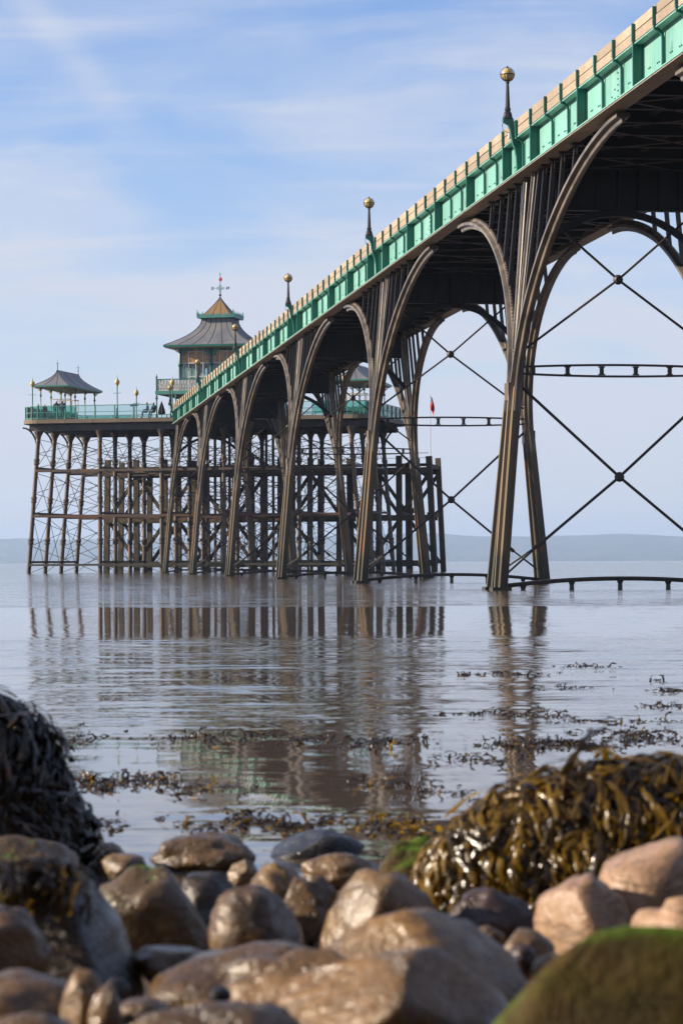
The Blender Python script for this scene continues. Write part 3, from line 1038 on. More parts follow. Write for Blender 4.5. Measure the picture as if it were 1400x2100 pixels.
def column_mesh(rake):
    prof = [(0.2, -1.2)]
    for zj in (2.9, 6.6, 10.0):
        prof += [(0.195, zj - 0.32), (0.27, zj - 0.26), (0.27, zj - 0.16), (0.22, zj - 0.1), (0.25, zj), (0.27, zj + 0.1), (0.27, zj + 0.2), (0.195, zj + 0.26)]
    prof += [(0.19, CT - 1.0), (0.24, CT - 0.95), (0.2, CT - 0.88), (0.24, CT - 0.5), (0.42, CT - 0.12), (0.45, CT - 0.05), (0.45, CT)]
    b = MB().lathe(prof, 0, 0, 12)
    me = b.mesh('column', M['cast'], 35)
    for v in me.vertices:
        v.co.x += rake * (1 - v.co.z / CT)
    return me


cm = {0: column_mesh(-1.0), 5: column_mesh(1.0)}
c0 = column_mesh(0.0)
for i in range(6):
    for j in range(4):
        inst('column', cm.get(i, c0), ph, (COLP[i], COLQ[j], 0))
# curved cantilever brackets under both ends
for i, sg in ((0, -1), (5, 1)):
    for j in range(4):
        pts = [(COLP[i] + sg * (0.15 + 1.35 * (1 - math.cos(t)) ), COLQ[j], CT - 1.7 + 2.0 * math.sin(t)) for t in [math.pi / 2 * k / 8 for k in range(9)]]
        MB().sweep(pts, [(-0.07, -0.09), (0.07, -0.09), (0.07, 0.09), (-0.07, 0.09)], (0, 1, 0)).build('bracket', M['iron_dark'], ph)
LEV = [0.75, 5.1, 9.15]
for z in LEV:
    mt = M['rust_beam'] if z == 5.1 else M['cast']
    for j in range(4):
        a, b = col_xy(0, j, z), col_xy(5, j, z)
        for dy in (-0.24, 0.24):
            if j in (0, 3) or dy > 0:
                MB().bar(a + Vector((0, dy, 0)), b + Vector((0, dy, 0)), 0.12, 0.22 if z != 0.75 else 0.18, (0, 0, 1)).build('waling', mt, ph)
    for i in range(6):
        MB().bar(col_xy(i, 0, z + 0.26), col_xy(i, 3, z + 0.26), 0.12, 0.2, (0, 0, 1)).build('waling', mt, ph)
RZ = [(0.0, 4.9), (5.3, 8.95), (9.4, CT - 0.75)]
for z0, z1 in RZ:
    for j in range(4):
        for i in range(5):
            b = MB()
            for h0, h1 in ((z0, z1),) if j % 2 else ((z0, (z0 + z1) / 2), ((z0 + z1) / 2, z1)):
                a0, a1, b0, b1 = col_xy(i, j, h0), col_xy(i, j, h1), col_xy(i + 1, j, h0), col_xy(i + 1, j, h1)
                b.tube([a0, b1], 0.026, 5).tube([a1 + Vector((0, 0.07, 0)), b0 + Vector((0, 0.07, 0))], 0.026, 5)
            b.build('cross_rods', M['rod'], ph)
    for i in range(6):
        for j in range(3):
            a0, a1, b0, b1 = col_xy(i, j, z0), col_xy(i, j, z1), col_xy(i, j + 1, z0), col_xy(i, j + 1, z1)
            MB().tube([a0, b1], 0.026, 5).tube([a1 + Vector((0.07, 0, 0)), b0 + Vector((0.07, 0, 0))], 0.026, 5).build('cross_rods', M['rod'], ph)

# railing round the head: posts, rails and tinted panes
rl = head_thing('railing', 'green glazed railing round the edge of the pier head', 'railing', 0, 0)
rpts = round_rect(0.12, HL - 0.12, 0.12, HD - 0.12, 1.6, 4)
post_me = MB().box(-0.045, 0.045, -0.045, 0.045, HZ, HZ + 1.22).box(-0.07, 0.07, -0.07, 0.07, HZ, HZ + 0.06).mesh('post', M['rail_green'])
segs = []
for i in range(len(rpts)):
    a, b = Vector(rpts[i]), Vector(rpts[(i + 1) % len(rpts)])
    L_ = (b - a).length
    m = max(1, round(L_ / 1.75))
    for j in range(m):
        segs.append((a.lerp(b, j / m), a.lerp(b, (j + 1) / m)))
for a, b in segs:
    mid = (a + b) / 2
    if mid.y < 1 and 13.4 < mid.x < 19.6:
        continue                                  # the walkway enters here
    ang = math.atan2(b.y - a.y, b.x - a.x)
    inst('post', post_me, rl, (a.x, a.y, 0), (0, 0, ang))
    L_ = (b - a).length
    r1 = MB()
    for z, hh in ((1.19, 0.07), (0.62, 0.045), (0.12, 0.05)):
        r1.box(0.05, L_ - 0.05, -0.03, 0.03, HZ + z - hh / 2, HZ + z + hh / 2)
    inst('rail', r1.mesh('rail', M['rail_green']), rl, (a.x, a.y, 0), (0, 0, ang))
    gp = MB().box(0.07, L_ - 0.07, 0.035, 0.045, HZ + 0.16, HZ + 1.14)
    nearend = mid.x < 5 or mid.x > HL - 5
    inst('pane', gp.mesh('pane', M['glass_green'] if nearend else M['glass']), rl, (a.x, a.y, 0), (0, 0, ang))


# ---- concave roofs
def concave(t, e=1.9):
    return 1 - (1 - t) ** e


def hip_roof(x0, x1, y0, y1, z0, rx0, rx1, ry0, ry1, z1, n=8, power=1.75):
    """rings from eaves to ridge rectangle with a swept-up curve"""
    b = MB()
    for i in range(n + 1):
        t = i / n
        h = z0 + (z1 - z0) * t
        s = 1 - (1 - t) ** power
        s = 1 - (1 - t) ** 1.0 if power == 1 else s
        s = s
        xa, xb = x0 + (rx0 - x0) * s, x1 + (rx1 - x1) * s
        ya, yb = y0 + (ry0 - y0) * s, y1 + (ry1 - y1) * s
        b.v += [(xa, ya, h), (xb, ya, h), (xb, yb, h), (xa, yb, h)]
    for i in range(n):
        for k in range(4):
            b.f.append((i * 4 + k, i * 4 + (k + 1) % 4, (i + 1) * 4 + (k + 1) % 4, (i + 1) * 4 + k))
    b.f.append((3, 2, 1, 0))
    m = n * 4
    b.f.append((m, m + 1, m + 2, m + 3))
    return b


def roof_curve(t, power=1.75):
    return 1 - (1 - t) ** power


def seams(x0, x1, y0, y1, z0, rx0, rx1, ry0, ry1, z1, parent, k=5, power=1.75, mat='iron_dark', w=0.035):
    b = MB()
    for u in [i / (k + 1) for i in range(1, k + 1)]:
        for face in range(4):
            pts = []
            for i in range(9):
                t = i / 8
                s = roof_curve(t, power)
                xa, xb = x0 + (rx0 - x0) * s, x1 + (rx1 - x1) * s
                ya, yb = y0 + (ry0 - y0) * s, y1 + (ry1 - y1) * s
                z = z0 + (z1 - z0) * t
                uu = u
                pts.append({0: (xa + (xb - xa) * uu, ya, z), 1: (xb, ya + (yb - ya) * uu, z), 2: (xa + (xb - xa) * uu, yb, z), 3: (xa, ya + (yb - ya) * uu, z)}[face])
            b.tube(pts, w, 4)
    for cx in (0, 1):
        for cy in (0, 1):
            pts = []
            for i in range(9):
                t = i / 8
                s = roof_curve(t, power)
                pts.append(((x1 + (rx1 - x1) * s) if cx else (x0 + (rx0 - x0) * s), (y1 + (ry1 - y1) * s) if cy else (y0 + (ry0 - y0) * s), z0 + (z1 - z0) * t))
            b.tube(pts, w * 1.3, 4)
    o = b.build('roof_seams', M[mat], parent)
    o['kind'] = 'stuff'
    return o


def spandrel(mb, x, y, z, dx, dy, size=0.55):
    """small pierced corner bracket made of a curve and a ring"""
    pts = [(x + dx * size * (1 - math.cos(t)), y + dy * size * (1 - math.cos(t)), z - size + size * math.sin(t)) for t in [math.pi / 2 * i / 6 for i in range(7)]]
    mb.tube(pts, 0.035, 5)
    mb.torus((x + dx * size * 0.28, y + dy * size * 0.28, z - size * 0.26), size * 0.16, 0.022, 'y' if dx else 'x', 10, 4)


def shelter(label, p, q):
    t = head_thing('shelter', label, 'shelter', p, q, HZ, 0, 'open shelters on the pier head')
    w, l, e = 3.4, 9.8, 3.05
    hw = w / 2
    r = hip_roof(-hw, hw, 0, l, e + 0.14, -0.06, 0.06, 2.0, l - 2.0, e + 1.62)
    rf = r.build('roof', M['roof'], t)
    sm_ = seams(-hw, hw, 0, l, e + 0.145, -0.06, 0.06, 2.0, l - 2.0, e + 1.625, rf, 2, 1.75, 'iron_dark', 0.018)
    MB().box(-hw, hw, 0, l, e, e + 0.135).build('eaves', M['rail_green'], t)
    MB().box(-hw + 0.12, hw - 0.12, 0.12, l - 0.12, e - 0.05, e - 0.003).build('ceiling', M['cream'], t)
    sp = MB()
    for x in (-hw + 0.55, hw - 0.55):
        for y in (0.7, 3.5, 6.3, 9.1):
            pm_ = MB().lathe([(0.09, 0), (0.09, 0.5), (0.055, 0.55), (0.05, 2.2), (0.11, 2.25), (0.11, 2.35), (0.06, 2.4), (0.06, e - 0.05)], x, y, 8)
            pm_.build('post', M['green_dark'], t, 40)
            s_ = MB()
            spandrel(s_, x, y, e - 0.06, -1 if x < 0 else 1, 0)
            spandrel(s_, x, y, e - 0.06, 0, 1)
            spandrel(s_, x, y, e - 0.06, 0, -1)
            s_.build('spandrel', M['cream'], t)
    for y in (2.0, l - 2.0):
        f = MB().lathe([(0.03, e + 1.61), (0.03, e + 1.95), (0.07, e + 2.0), (0.02, e + 2.05), (0.015, e + 2.5), (0.001, e + 2.6)], 0, y, 6)
        f.box(-0.14, 0.14, y - 0.012, y + 0.012, e + 2.2, e + 2.24)
        f.build('finial', M['iron_dark'], t)
    # wind screens and bench
    for y in (2.9, 5.1):
        MB().box(-0.9, 0.9, y - 0.03, y + 0.03, 0.1, 0.95).build('screen_panel', M['rail_green'], t)
        fr = MB()
        for x in (-0.9, -0.3, 0.3, 0.9):
            fr.box(x - 0.025, x + 0.025, y - 0.03, y + 0.03, 0.95, 2.05)
        fr.box(-0.95, 0.95, y - 0.035, y + 0.035, 2.05, 2.12)
        fr.build('screen_frame', M['cream'], t)
    MB().box(-0.03, 0.03, 3.0, 5.0, 0.1, 0.95).build('screen_panel', M['rail_green'], t)
    b = MB().box(-0.6, 0.6, 0.9, 7.1, 0.42, 0.47)
    b.build('bench_seat', M['edge'], t)
    for y in (1.2, 4.0, 6.8):
        MB().box(-0.5, 0.5, y - 0.04, y + 0.04, 0, 0.418).build('bench_leg', M['green_dark'], t)
    return t


shelter('open shelter with swept grey roof at the left end of the pier head', 2.3, 1.9)
shelter('grey-roofed shelter at the right end of the head, seen through the trestle arches', 29.8, 1.9)

# ---- pavilion
pv = head_thing('pavilion', 'two-storey pavilion with swept grey roof, lantern and white balcony', 'pavilion', 16.5, 4.6, HZ)
PW, PD = 5.8, 6.2
hw = PW / 2
BZ, EZ = 2.55, 6.5                           # balcony floor, eaves above the deck
# floor and balcony
MB().box(-hw - 1.9, hw + 1.9, -1.4, PD + 1.4, BZ - 0.3, BZ).build('balcony_floor', M['rail_green'], pv)
MB().box(-hw - 1.7, hw + 1.7, -1.2, PD + 1.2, BZ - 0.34, BZ - 0.302).build('balcony_soffit', M['cream'], pv)
for x in (-hw - 1.8, -hw, hw, hw + 1.8):
    for y in (-1.3, PD * 0.5, PD + 1.3):
        MB().lathe([(0.12, 0), (0.12, 0.4), (0.07, 0.45), (0.07, 1.8), (0.14, 1.85), (0.14, 1.95), (0.09, 2.0), (0.09, BZ - 0.345)], x, y, 8).build('post', M['green_dark'], pv, 40)
# balcony lattice, four sides
def lattice(x0, y0, x1, y1):
    L_ = math.hypot(x1 - x0, y1 - y0)
    ang = math.atan2(y1 - y0, x1 - x0)
    b = MB()
    n_ = int(L_ / 0.3)
    s = L_ / n_
    for i in range(n_):
        b.bar((i * s, 0, BZ + 0.1), ((i + 1) * s, 0, BZ + 1.0), 0.05, 0.035, (0, 1, 0))
        b.bar(((i + 1) * s, 0.03, BZ + 0.1), (i * s, 0.03, BZ + 1.0), 0.05, 0.035, (0, 1, 0))
        b.box(i * s - 0.03, i * s + 0.03, -0.03, 0.05, BZ + 0.02, BZ + 1.0)
        b.box(i * s + s / 2 - 0.02, i * s + s / 2 + 0.02, -0.02, 0.05, BZ + 0.05, BZ + 1.0)
        b.torus((i * s + s / 2, 0.01, BZ + 0.8), 0.09, 0.02, 'y', 8, 4)
    b.box(0, L_, -0.03, 0.05, BZ + 0.03, BZ + 0.09)
    o = b.build('balcony_lattice', M['white'], pv)
    o.location = (x0, y0, 0)
    o.rotation_euler = (0, 0, ang)
    h = MB().box(-0.05, L_ + 0.05, -0.05, 0.07, BZ + 1.0, BZ + 1.08).build('handrail', M['green_dark'], pv)
    h.location = (x0, y0, 0)
    h.rotation_euler = (0, 0, ang)
bx0, bx1, by0, by1 = -hw - 1.8, hw + 1.8, -1.3, PD + 1.3
lattice(bx0, by0, bx1, by0)
lattice(bx0, by1, bx0, by0)
lattice(bx1, by0, bx1, by1)
lattice(bx1, by1, bx0, by1)
for x in (bx0, bx1):
    for y in (by0, by1):
        MB().lathe([(0.08, BZ), (0.08, BZ + 1.2), (0.11, BZ + 1.25), (0.03, BZ + 1.45), (0.001, BZ + 1.6)], x, y, 8).build('newel', M['green_dark'], pv)
# upper room: posts, arcaded heads, glazing
for (ax, ay, bx, by, nb) in ((-hw, 0, hw, 0, 2), (-hw, PD, hw, PD, 2), (-hw, 0, -hw, PD, 2), (hw, 0, hw, PD, 2)):
    d = Vector((bx - ax, by - ay, 0))
    L_ = d.length
    d.normalize()
    ang = math.atan2(d.y, d.x)
    seg = L_ / nb
    for s_ in range(nb):
        o_ = Vector((ax, ay, 0)) + d * seg * s_
        fr = MB()
        for k in range(5):
            x = 0.1 + (seg - 0.2) * k / 4
            fr.box(x - 0.035, x + 0.035, 0.09, 0.15, BZ + 0.02, EZ - 0.1)
        for z in (BZ + 0.05, BZ + 1.35, BZ + 2.55, EZ - 0.35):
            fr.box(0.1, seg - 0.1, 0.085, 0.155, z - 0.04, z + 0.04)
        w_ = fr.build('window_frame', M['white'], pv)
        w_.location, w_.rotation_euler = o_, (0, 0, ang)
        for k in range(4):
            x0 = 0.1 + (seg - 0.2) * k / 4 + 0.036
            x1 = 0.1 + (seg - 0.2) * (k + 1) / 4 - 0.036
            MB().box(x0, x1, 0.115, 0.125, BZ + 0.09, BZ + 2.51).build('pane', M['glass'], w_)
            MB().box(x0, x1, 0.115, 0.125, BZ + 2.59, EZ - 0.39).build('pane', M['amber'], w_)
        ar = MB()
        n_ = 12
        top = EZ - 0.02
        vs = []
        for k in range(n_ + 1):
            t = k / n_
            x = 0.06 + (seg - 0.12) * t
            z = top - 0.12 - 0.95 * abs(2 * t - 1) ** 3.2
            ar.box(x - seg / n_ / 2 * 0.98, x + seg / n_ / 2 * 0.98, -0.03, 0.02, z, top) if 0 < k < n_ else None
        ar2 = ar.build('arch_head', M['rail_green'], pv)
        ar2.location, ar2.rotation_euler = o_, (0, 0, ang)
for x in (-hw, 0, hw):
    for y in (0, PD / 2, PD):
        if x == 0 and y == PD / 2:
            continue
        MB().lathe([(0.13, BZ), (0.13, BZ + 0.3), (0.09, BZ + 0.35), (0.09, BZ + 2.2), (0.17, BZ + 2.3), (0.19, BZ + 2.4), (0.12, BZ + 2.5), (0.11, EZ)], x, y, 8).build('upper_post', M['green_dark'], pv, 40)
        s_ = MB()
        if x != 0:
            spandrel(s_, x, y, EZ, 1 if x > 0 else -1, 0, 0.9)
        else:
            spandrel(s_, x, y, EZ, 0, 1 if y > 0 else -1, 0.9)
        s_.build('spandrel', M['rail_green'], pv)
MB().box(-hw + 0.1, hw - 0.1, 0.2, PD - 0.2, BZ + 0.002, BZ + 0.05).build('room_floor', M['edge'], pv)
bl = MB()
for k in range(9):
    x = -hw + 0.35 + k * 0.66
    bl.box(x, x + 0.42, 0.9, 0.93, BZ + 0.3, BZ + 2.2)
bl.build('blind', M['white_cloth'], pv)
MB().box(-0.9, 0.9, PD / 2 - 0.9, PD / 2 + 0.9, BZ + 0.06, EZ - 0.1).build('stair_core', M['white'], pv)
# ground floor glazing
for y in (0.3, PD - 0.3):
    MB().box(-hw + 0.1, hw - 0.1, y - 0.04, y + 0.04, 0.002, 0.9).build('dado', M['rail_green'], pv)
    f = MB()
    for k in range(9):
        x = -hw + 0.12 + (PW - 0.24) * k / 8
        f.box(x - 0.03, x + 0.03, y - 0.04, y + 0.04, 0.9, BZ - 0.36)
    f.build('ground_window_frame', M['white'], pv)
# roofs
ov = 1.2
cxy = PD / 2
eave = MB().box(-hw - ov, hw + ov, -ov, PD + ov, EZ, EZ + 0.16).build('eaves', M['green_dark'], pv)
MB().box(-hw - ov + 0.1, hw + ov - 0.1, -ov + 0.1, PD + ov - 0.1, EZ - 0.06, EZ - 0.004).build('eaves_soffit', M['cream'], pv)
r = hip_roof(-hw - ov, hw + ov, -ov, PD + ov, EZ + 0.165, -1.35, 1.35, cxy - 1.35, cxy + 1.35, EZ + 2.75, 10, 2.0)
rf = r.build('roof', M['roof'], pv)
seams(-hw - ov, hw + ov, -ov, PD + ov, EZ + 0.17, -1.35, 1.35, cxy - 1.35, cxy + 1.35, EZ + 2.755, rf, 5, 2.0, 'iron_dark', 0.02)
cb_ = MB().box(-1.72, 1.72, cxy - 1.72, cxy + 1.72, EZ + 2.76, EZ + 3.0).build('lantern_cornice', M['rail_green'], pv)
cr = MB()
for side in range(4):
    for k in range(14):
        u = -1.66 + 3.32 * k / 13
        h = 0.36 if k % 2 == 0 else 0.22
        if k in (0, 13):
            h = 0.5
        a = (u, cxy - 1.7) if side == 0 else (u, cxy + 1.7) if side == 1 else (-1.7, cxy + u) if side == 2 else (1.7, cxy + u)
        if side < 2:
            cr.prism([(a[0] - 0.1, EZ + 3.0), (a[0] + 0.1, EZ + 3.0), (a[0] + 0.03, EZ + 3.0 + h * 0.6), (a[0], EZ + 3.0 + h), (a[0] - 0.03, EZ + 3.0 + h * 0.6)], 'y', a[1] - 0.02, a[1] + 0.02)
        else:
            cr.prism([(a[1] - 0.1, EZ + 3.0), (a[1] + 0.1, EZ + 3.0), (a[1] + 0.03, EZ + 3.0 + h * 0.6), (a[1], EZ + 3.0 + h), (a[1] - 0.03, EZ + 3.0 + h * 0.6)], 'x', a[0] - 0.02, a[0] + 0.02)
cr.build('cresting', M['rail_green'], cb_)
r = hip_roof(-1.3, 1.3, cxy - 1.3, cxy + 1.3, EZ + 3.005, -0.03, 0.03, cxy - 0.03, cxy + 0.03, EZ + 4.75, 6, 1.15)
rf2 = r.build('lantern_roof', M['roof_rust'], pv)
seams(-1.3, 1.3, cxy - 1.3, cxy + 1.3, EZ + 3.01, -0.03, 0.03, cxy - 0.03, cxy + 0.03, EZ + 4.755, rf2, 2, 1.15, 'iron_dark', 0.018)
# weather vane with its letters seen from behind
z = EZ + 4.72
MB().lathe([(0.06, z), (0.06, z + 0.12), (0.14, z + 0.22), (0.06, z + 0.34), (0.05, z + 0.55), (0.03, z + 0.6), (0.025, z + 2.05), (0.05, z + 2.1), (0.03, z + 2.2), (0.002, z + 2.35)], 0, cxy, 8).build('vane_staff', M['iron_dark'], pv)
v = MB().bar((-0.62, cxy, z + 0.85), (0.62, cxy, z + 0.85), 0.03, 0.03).bar((0, cxy - 0.62, z + 0.85), (0, cxy + 0.62, z + 0.85), 0.03, 0.03)
for a in (-1, 1):
    v.torus((a * 0.22, cxy, z + 0.85), 0.11, 0.025, 'y', 12, 5)
    v.torus((0, cxy, z + 0.85 + a * 0.2), 0.1, 0.025, 'y', 12, 5)
v.build('vane_scrolls', M['rail_green'], pv)
def letter(strokes, cx, cz, s):
    b = MB()
    for pts in strokes:
        for p0, p1 in zip(pts, pts[1:]):
            b.bar((cx - p0[0] * s, cxy, cz + p0[1] * s), (cx - p1[0] * s, cxy, cz + p1[1] * s), 0.05, 0.06, (0, 1, 0))
    return b.build('letter', M['iron_dark'], pv)
letter([[(-0.5, -0.6), (-0.5, 0.6), (0.5, -0.6), (0.5, 0.6)]], 0.72, z + 0.85, 0.2)
letter([[(0.5, 0.45), (0.2, 0.6), (-0.3, 0.6), (-0.5, 0.35), (-0.3, 0.05), (0.3, -0.05), (0.5, -0.35), (0.3, -0.6), (-0.2, -0.6), (-0.5, -0.45)]], -0.72, z + 0.85, 0.2)
MB().prism([(0.0, z + 1.45), (0.16, z + 1.5), (0.2, z + 1.75), (0.1, z + 1.85), (-0.02, z + 1.8), (-0.14, z + 1.62)], 'y', cxy - 0.02, cxy + 0.02).build('vane', M['red'], pv)


# ---- lamps on the head
def head_lamp(label, p, q):
    t = head_thing('head_lamp', label, 'lamp', p, q, HZ, 0, 'lantern lamps on the pier head')
    MB().lathe([(0.13, 0), (0.13, 0.1), (0.09, 0.15), (0.075, 1.1), (0.055, 1.2), (0.05, 2.75), (0.08, 2.8), (0.06, 2.86)], 0, 0, 8).build('post', M['rail_green'], t, 40)
    MB().bar((-0.38, 0, 2.25), (0.38, 0, 2.25), 0.035, 0.035).build('crossbar', M['rail_green'], t)
    MB().lathe([(0.06, 2.86), (0.11, 2.95), (0.21, 3.12), (0.225, 3.24), (0.2, 3.36), (0.12, 3.46), (0.06, 3.5)], 0, 0, 12).build('lantern', M['gold'], t, 50)
    MB().lathe([(0.07, 3.5), (0.05, 3.58), (0.015, 3.66), (0.012, 3.85), (0.001, 3.9)], 0, 0, 8).build('finial', M['green_dark'], t)


head_lamp('lantern lamp at the far left corner of the pier head', 1.15, 0.4)
head_lamp('lantern lamp between the left shelter and the white balcony', 9.05, 0.4)
head_lamp('lantern lamp right of the third trestle, on the railing of the head', 25.4, 0.4)
head_lamp('lantern lamp before the right shelter, seen between trestle legs', 29.7, 0.4)
head_lamp('lantern lamp behind the left shelter on the seaward railing', 6.2, 15.2)
head_lamp('lantern lamp beside the parapet end under the balcony', 13.6, 2.2)

# ---- timber landing stage behind the head
ls = head_thing('landing_stage', 'dark mossy timber landing stage standing behind the iron columns', 'landing stage', 0, 0)
rnd = random.Random(11)
P0, P1 = 2.4, 33.6
npile = 12
piles = [P0 + (P1 - P0) * i / (npile - 1) for i in range(npile)]
for row, q in enumerate((18.2, 22.6)):
    for i, p in enumerate(piles):
        w_ = rnd.uniform(0.42, 0.58)
        top = rnd.uniform(10.5, 10.95) if row == 0 else rnd.uniform(10.1, 10.8)
        lean = {npile - 1: 0.55, 0: -0.2}.get(i, rnd.uniform(-0.12, 0.12))
        MB().bar((p + lean, q, -1.5), (p, q, top), w_, w_, (0, 1, 0)).build('pile', M['pile'], ls)
    for z, h_ in ((9.4, 0.55), (5.0, 0.5), (0.75, 0.55)):
        for i in range(0, npile - 1):
            MB().box(piles[i] - 0.3 if i == 0 else piles[i] + 0.01, piles[i + 1], q - 0.47, q - 0.26, z - h_ / 2 + rnd.uniform(-0.03, 0.03), z + h_ / 2).build('beam', M['pile'], ls)
    for i in range(npile - 1):
        if rnd.random() < 0.8:
            a, b = (piles[i], piles[i + 1]) if i % 2 else (piles[i + 1], piles[i])
            MB().bar((a, q + 0.3, 0.9), (b, q + 0.3, 4.9), 0.3, 0.3, (0, 1, 0)).build('raking_strut', M['pile'], ls)
        if rnd.random() < 0.8:
            a, b = (piles[i], piles[i + 1]) if i % 2 == 0 else (piles[i + 1], piles[i])
            MB().bar((a, q + 0.3, 5.2), (b, q + 0.3, 9.2), 0.3, 0.3, (0, 1, 0)).build('raking_strut', M['pile'], ls)
for p in piles:
    for z in (9.75, 5.3, 0.9):
        MB().box(p - 0.18, p + 0.18, 18.0, 22.8, z - 0.18, z + 0.18).build('cross_beam', M['pile'], ls)
for i in range(npile - 1):
    MB().box(piles[i] - 0.1, piles[i + 1] - 0.12, 17.8, 23.0, 9.94, 10.04).build('deck_section', M['pile'], ls)
for i in range(npile - 1):
    MB().bar((piles[i], 18.0, 11.0), (piles[i + 1], 18.0, 11.0), 0.05, 0.05).bar((piles[i], 18.0, 10.55), (piles[i + 1], 18.0, 10.55), 0.04, 0.04).build('guard_rail', M['cast'], ls)

# ---- iron stair between walkway and landing stage
st = head_thing('iron_staircase', 'rusty zigzag iron staircase behind the far trestles', 'staircase', 15.2, 13.0)
zl = [1.2, 4.0, 6.8, 9.6, 12.6]
for lv in range(4):
    x0, x1 = (0.0, 4.2) if lv % 2 == 0 else (4.2, 0.0)
    yy = 1.2 * (lv % 2)
    for dy in (0, 1.0):
        MB().bar((x0, yy + dy, zl[lv]), (x1, yy + dy, zl[lv + 1]), 0.06, 0.26, (0, 1, 0)).build('stringer', M['rust_beam'], st)
        MB().bar((x0, yy + dy, zl[lv] + 1.0), (x1, yy + dy, zl[lv + 1] + 1.0), 0.05, 0.05, (0, 1, 0)).build('handrail', M['cast'], st)
    for k in range(13):
        t = (k + 0.5) / 13
        x, zz = x0 + (x1 - x0) * t, zl[lv] + (zl[lv + 1] - zl[lv]) * t
        MB().box(x - 0.14, x + 0.14, yy + 0.03, yy + 0.97, zz - 0.02, zz + 0.02).build('tread', M['rust_beam'], st)
    for k in range(5):
        t = k / 4
        x, zz = x0 + (x1 - x0) * t, zl[lv] + (zl[lv + 1] - zl[lv]) * t
        MB().bar((x, yy, zz), (x, yy, zz + 1.0), 0.04, 0.04).build('baluster', M['cast'], st)
for lv in range(5):
    x = -1.4 if lv % 2 == 0 else 4.2
    MB().box(x, x + 1.4, -0.1, 2.4, zl[lv] - 0.1, zl[lv]).build('landing', M['rust_beam'], st)
    for h in (0.35, 0.7, 1.05):
        MB().bar((x, -0.1, zl[lv] + h), (x + 1.4, -0.1, zl[lv] + h), 0.04, 0.04).build('guard_rail', M['cast'], st)
for x in (-1.4, 0.0, 4.2, 5.6):
    for y in (-0.1, 2.4):
        MB().box(x - 0.11, x + 0.11, y - 0.11, y + 0.11, -1.0, 13.0).build('standard', M['cast'], st)


# ---- flags
def flag(label, p, q, z0, z1, style):
    t = head_thing('flagpole', label, 'flag', p, q, z0, 0.2)
    h = z1 - z0
    MB().lathe([(0.05, 0), (0.045, h * 0.6), (0.03, h), (0.06, h + 0.03), (0.02, h + 0.1)], 0, 0, 8).build('pole', M['white'] if style == 'red' else M['cast'], t)
    b1, b2 = MB(), MB()
    n_ = 12
    def pt(u, v):
        droop = u * u * 0.8
        return (0.05 + u * (0.32 if style == 'red' else 0.55) + 0.05 * math.sin(v * 6), 0.10 * math.sin(u * 9 + v * 3), h - 0.1 - v * 1.3 - droop)
    for a in range(n_):
        for c in range(n_):
            u0, u1, v0, v1 = a / n_, (a + 1) / n_, c / n_, (c + 1) / n_
            cross = (4 <= a <= 6 or 5 <= c <= 7) if style != 'red' else not (a < 5 and c < 5)
            (b1 if cross else b2).add([pt(u0, v0), pt(u1, v0), pt(u1, v1), pt(u0, v1)], [(0, 1, 2, 3)])
    b1.build('flag_cloth', M['red'], t)
    b2.build('flag_cloth', M['blue_cloth'] if style == 'red' else M['white_cloth'], t)


flag('red ensign hanging on a thin white pole at the right end of the landing stage', 33.0, 22.0, 10.04, 16.6, 'red')
flag('white and red flag drooping behind the railing left of centre', 9.3, 19.0, 10.04, 15.7, 'cross')
mt = head_thing('signal_mast', 'thin bare mast behind the railing, right of the white and red flag', 'mast', 11.0, 19.4, 10.04)
MB().lathe([(0.06, 0), (0.05, 3), (0.03, 6.0), (0.015, 6.4)], 0, 0, 8).build('pole', M['cast'], mt)
MB().box(-0.12, 0.12, -0.02, 0.02, 4.9, 5.2).build('marker', M['iron_dark'], mt)

# ------------------------------------------------------------------ people
def cloth_material(name, top, legs, hair, zt, zh):
    k = NT(name)
    sp_ = k.n('ShaderNodeSeparateXYZ')
    k.t.links.new(k.n('ShaderNodeTexCoord').outputs['Object'], sp_.inputs[0])
    zc_ = sp_.outputs[2]
    nz_ = k.noise(k.pos(), 8, 3)
    c = k.mix(k.math('GREATER_THAN', zc_, zt), legs, top)
    c = k.mix(k.math('GREATER_THAN', zc_, zh - 0.20), c, (0.42, 0.25, 0.18))
    c = k.mix(k.math('GREATER_THAN', zc_, zh - 0.09), c, hair)
    c = k.mix(k.math('MULTIPLY', nz_, 0.3), c, (0.02, 0.02, 0.02))
    return k.finish(k.principled(Base_Color=c, Roughness=0.85))


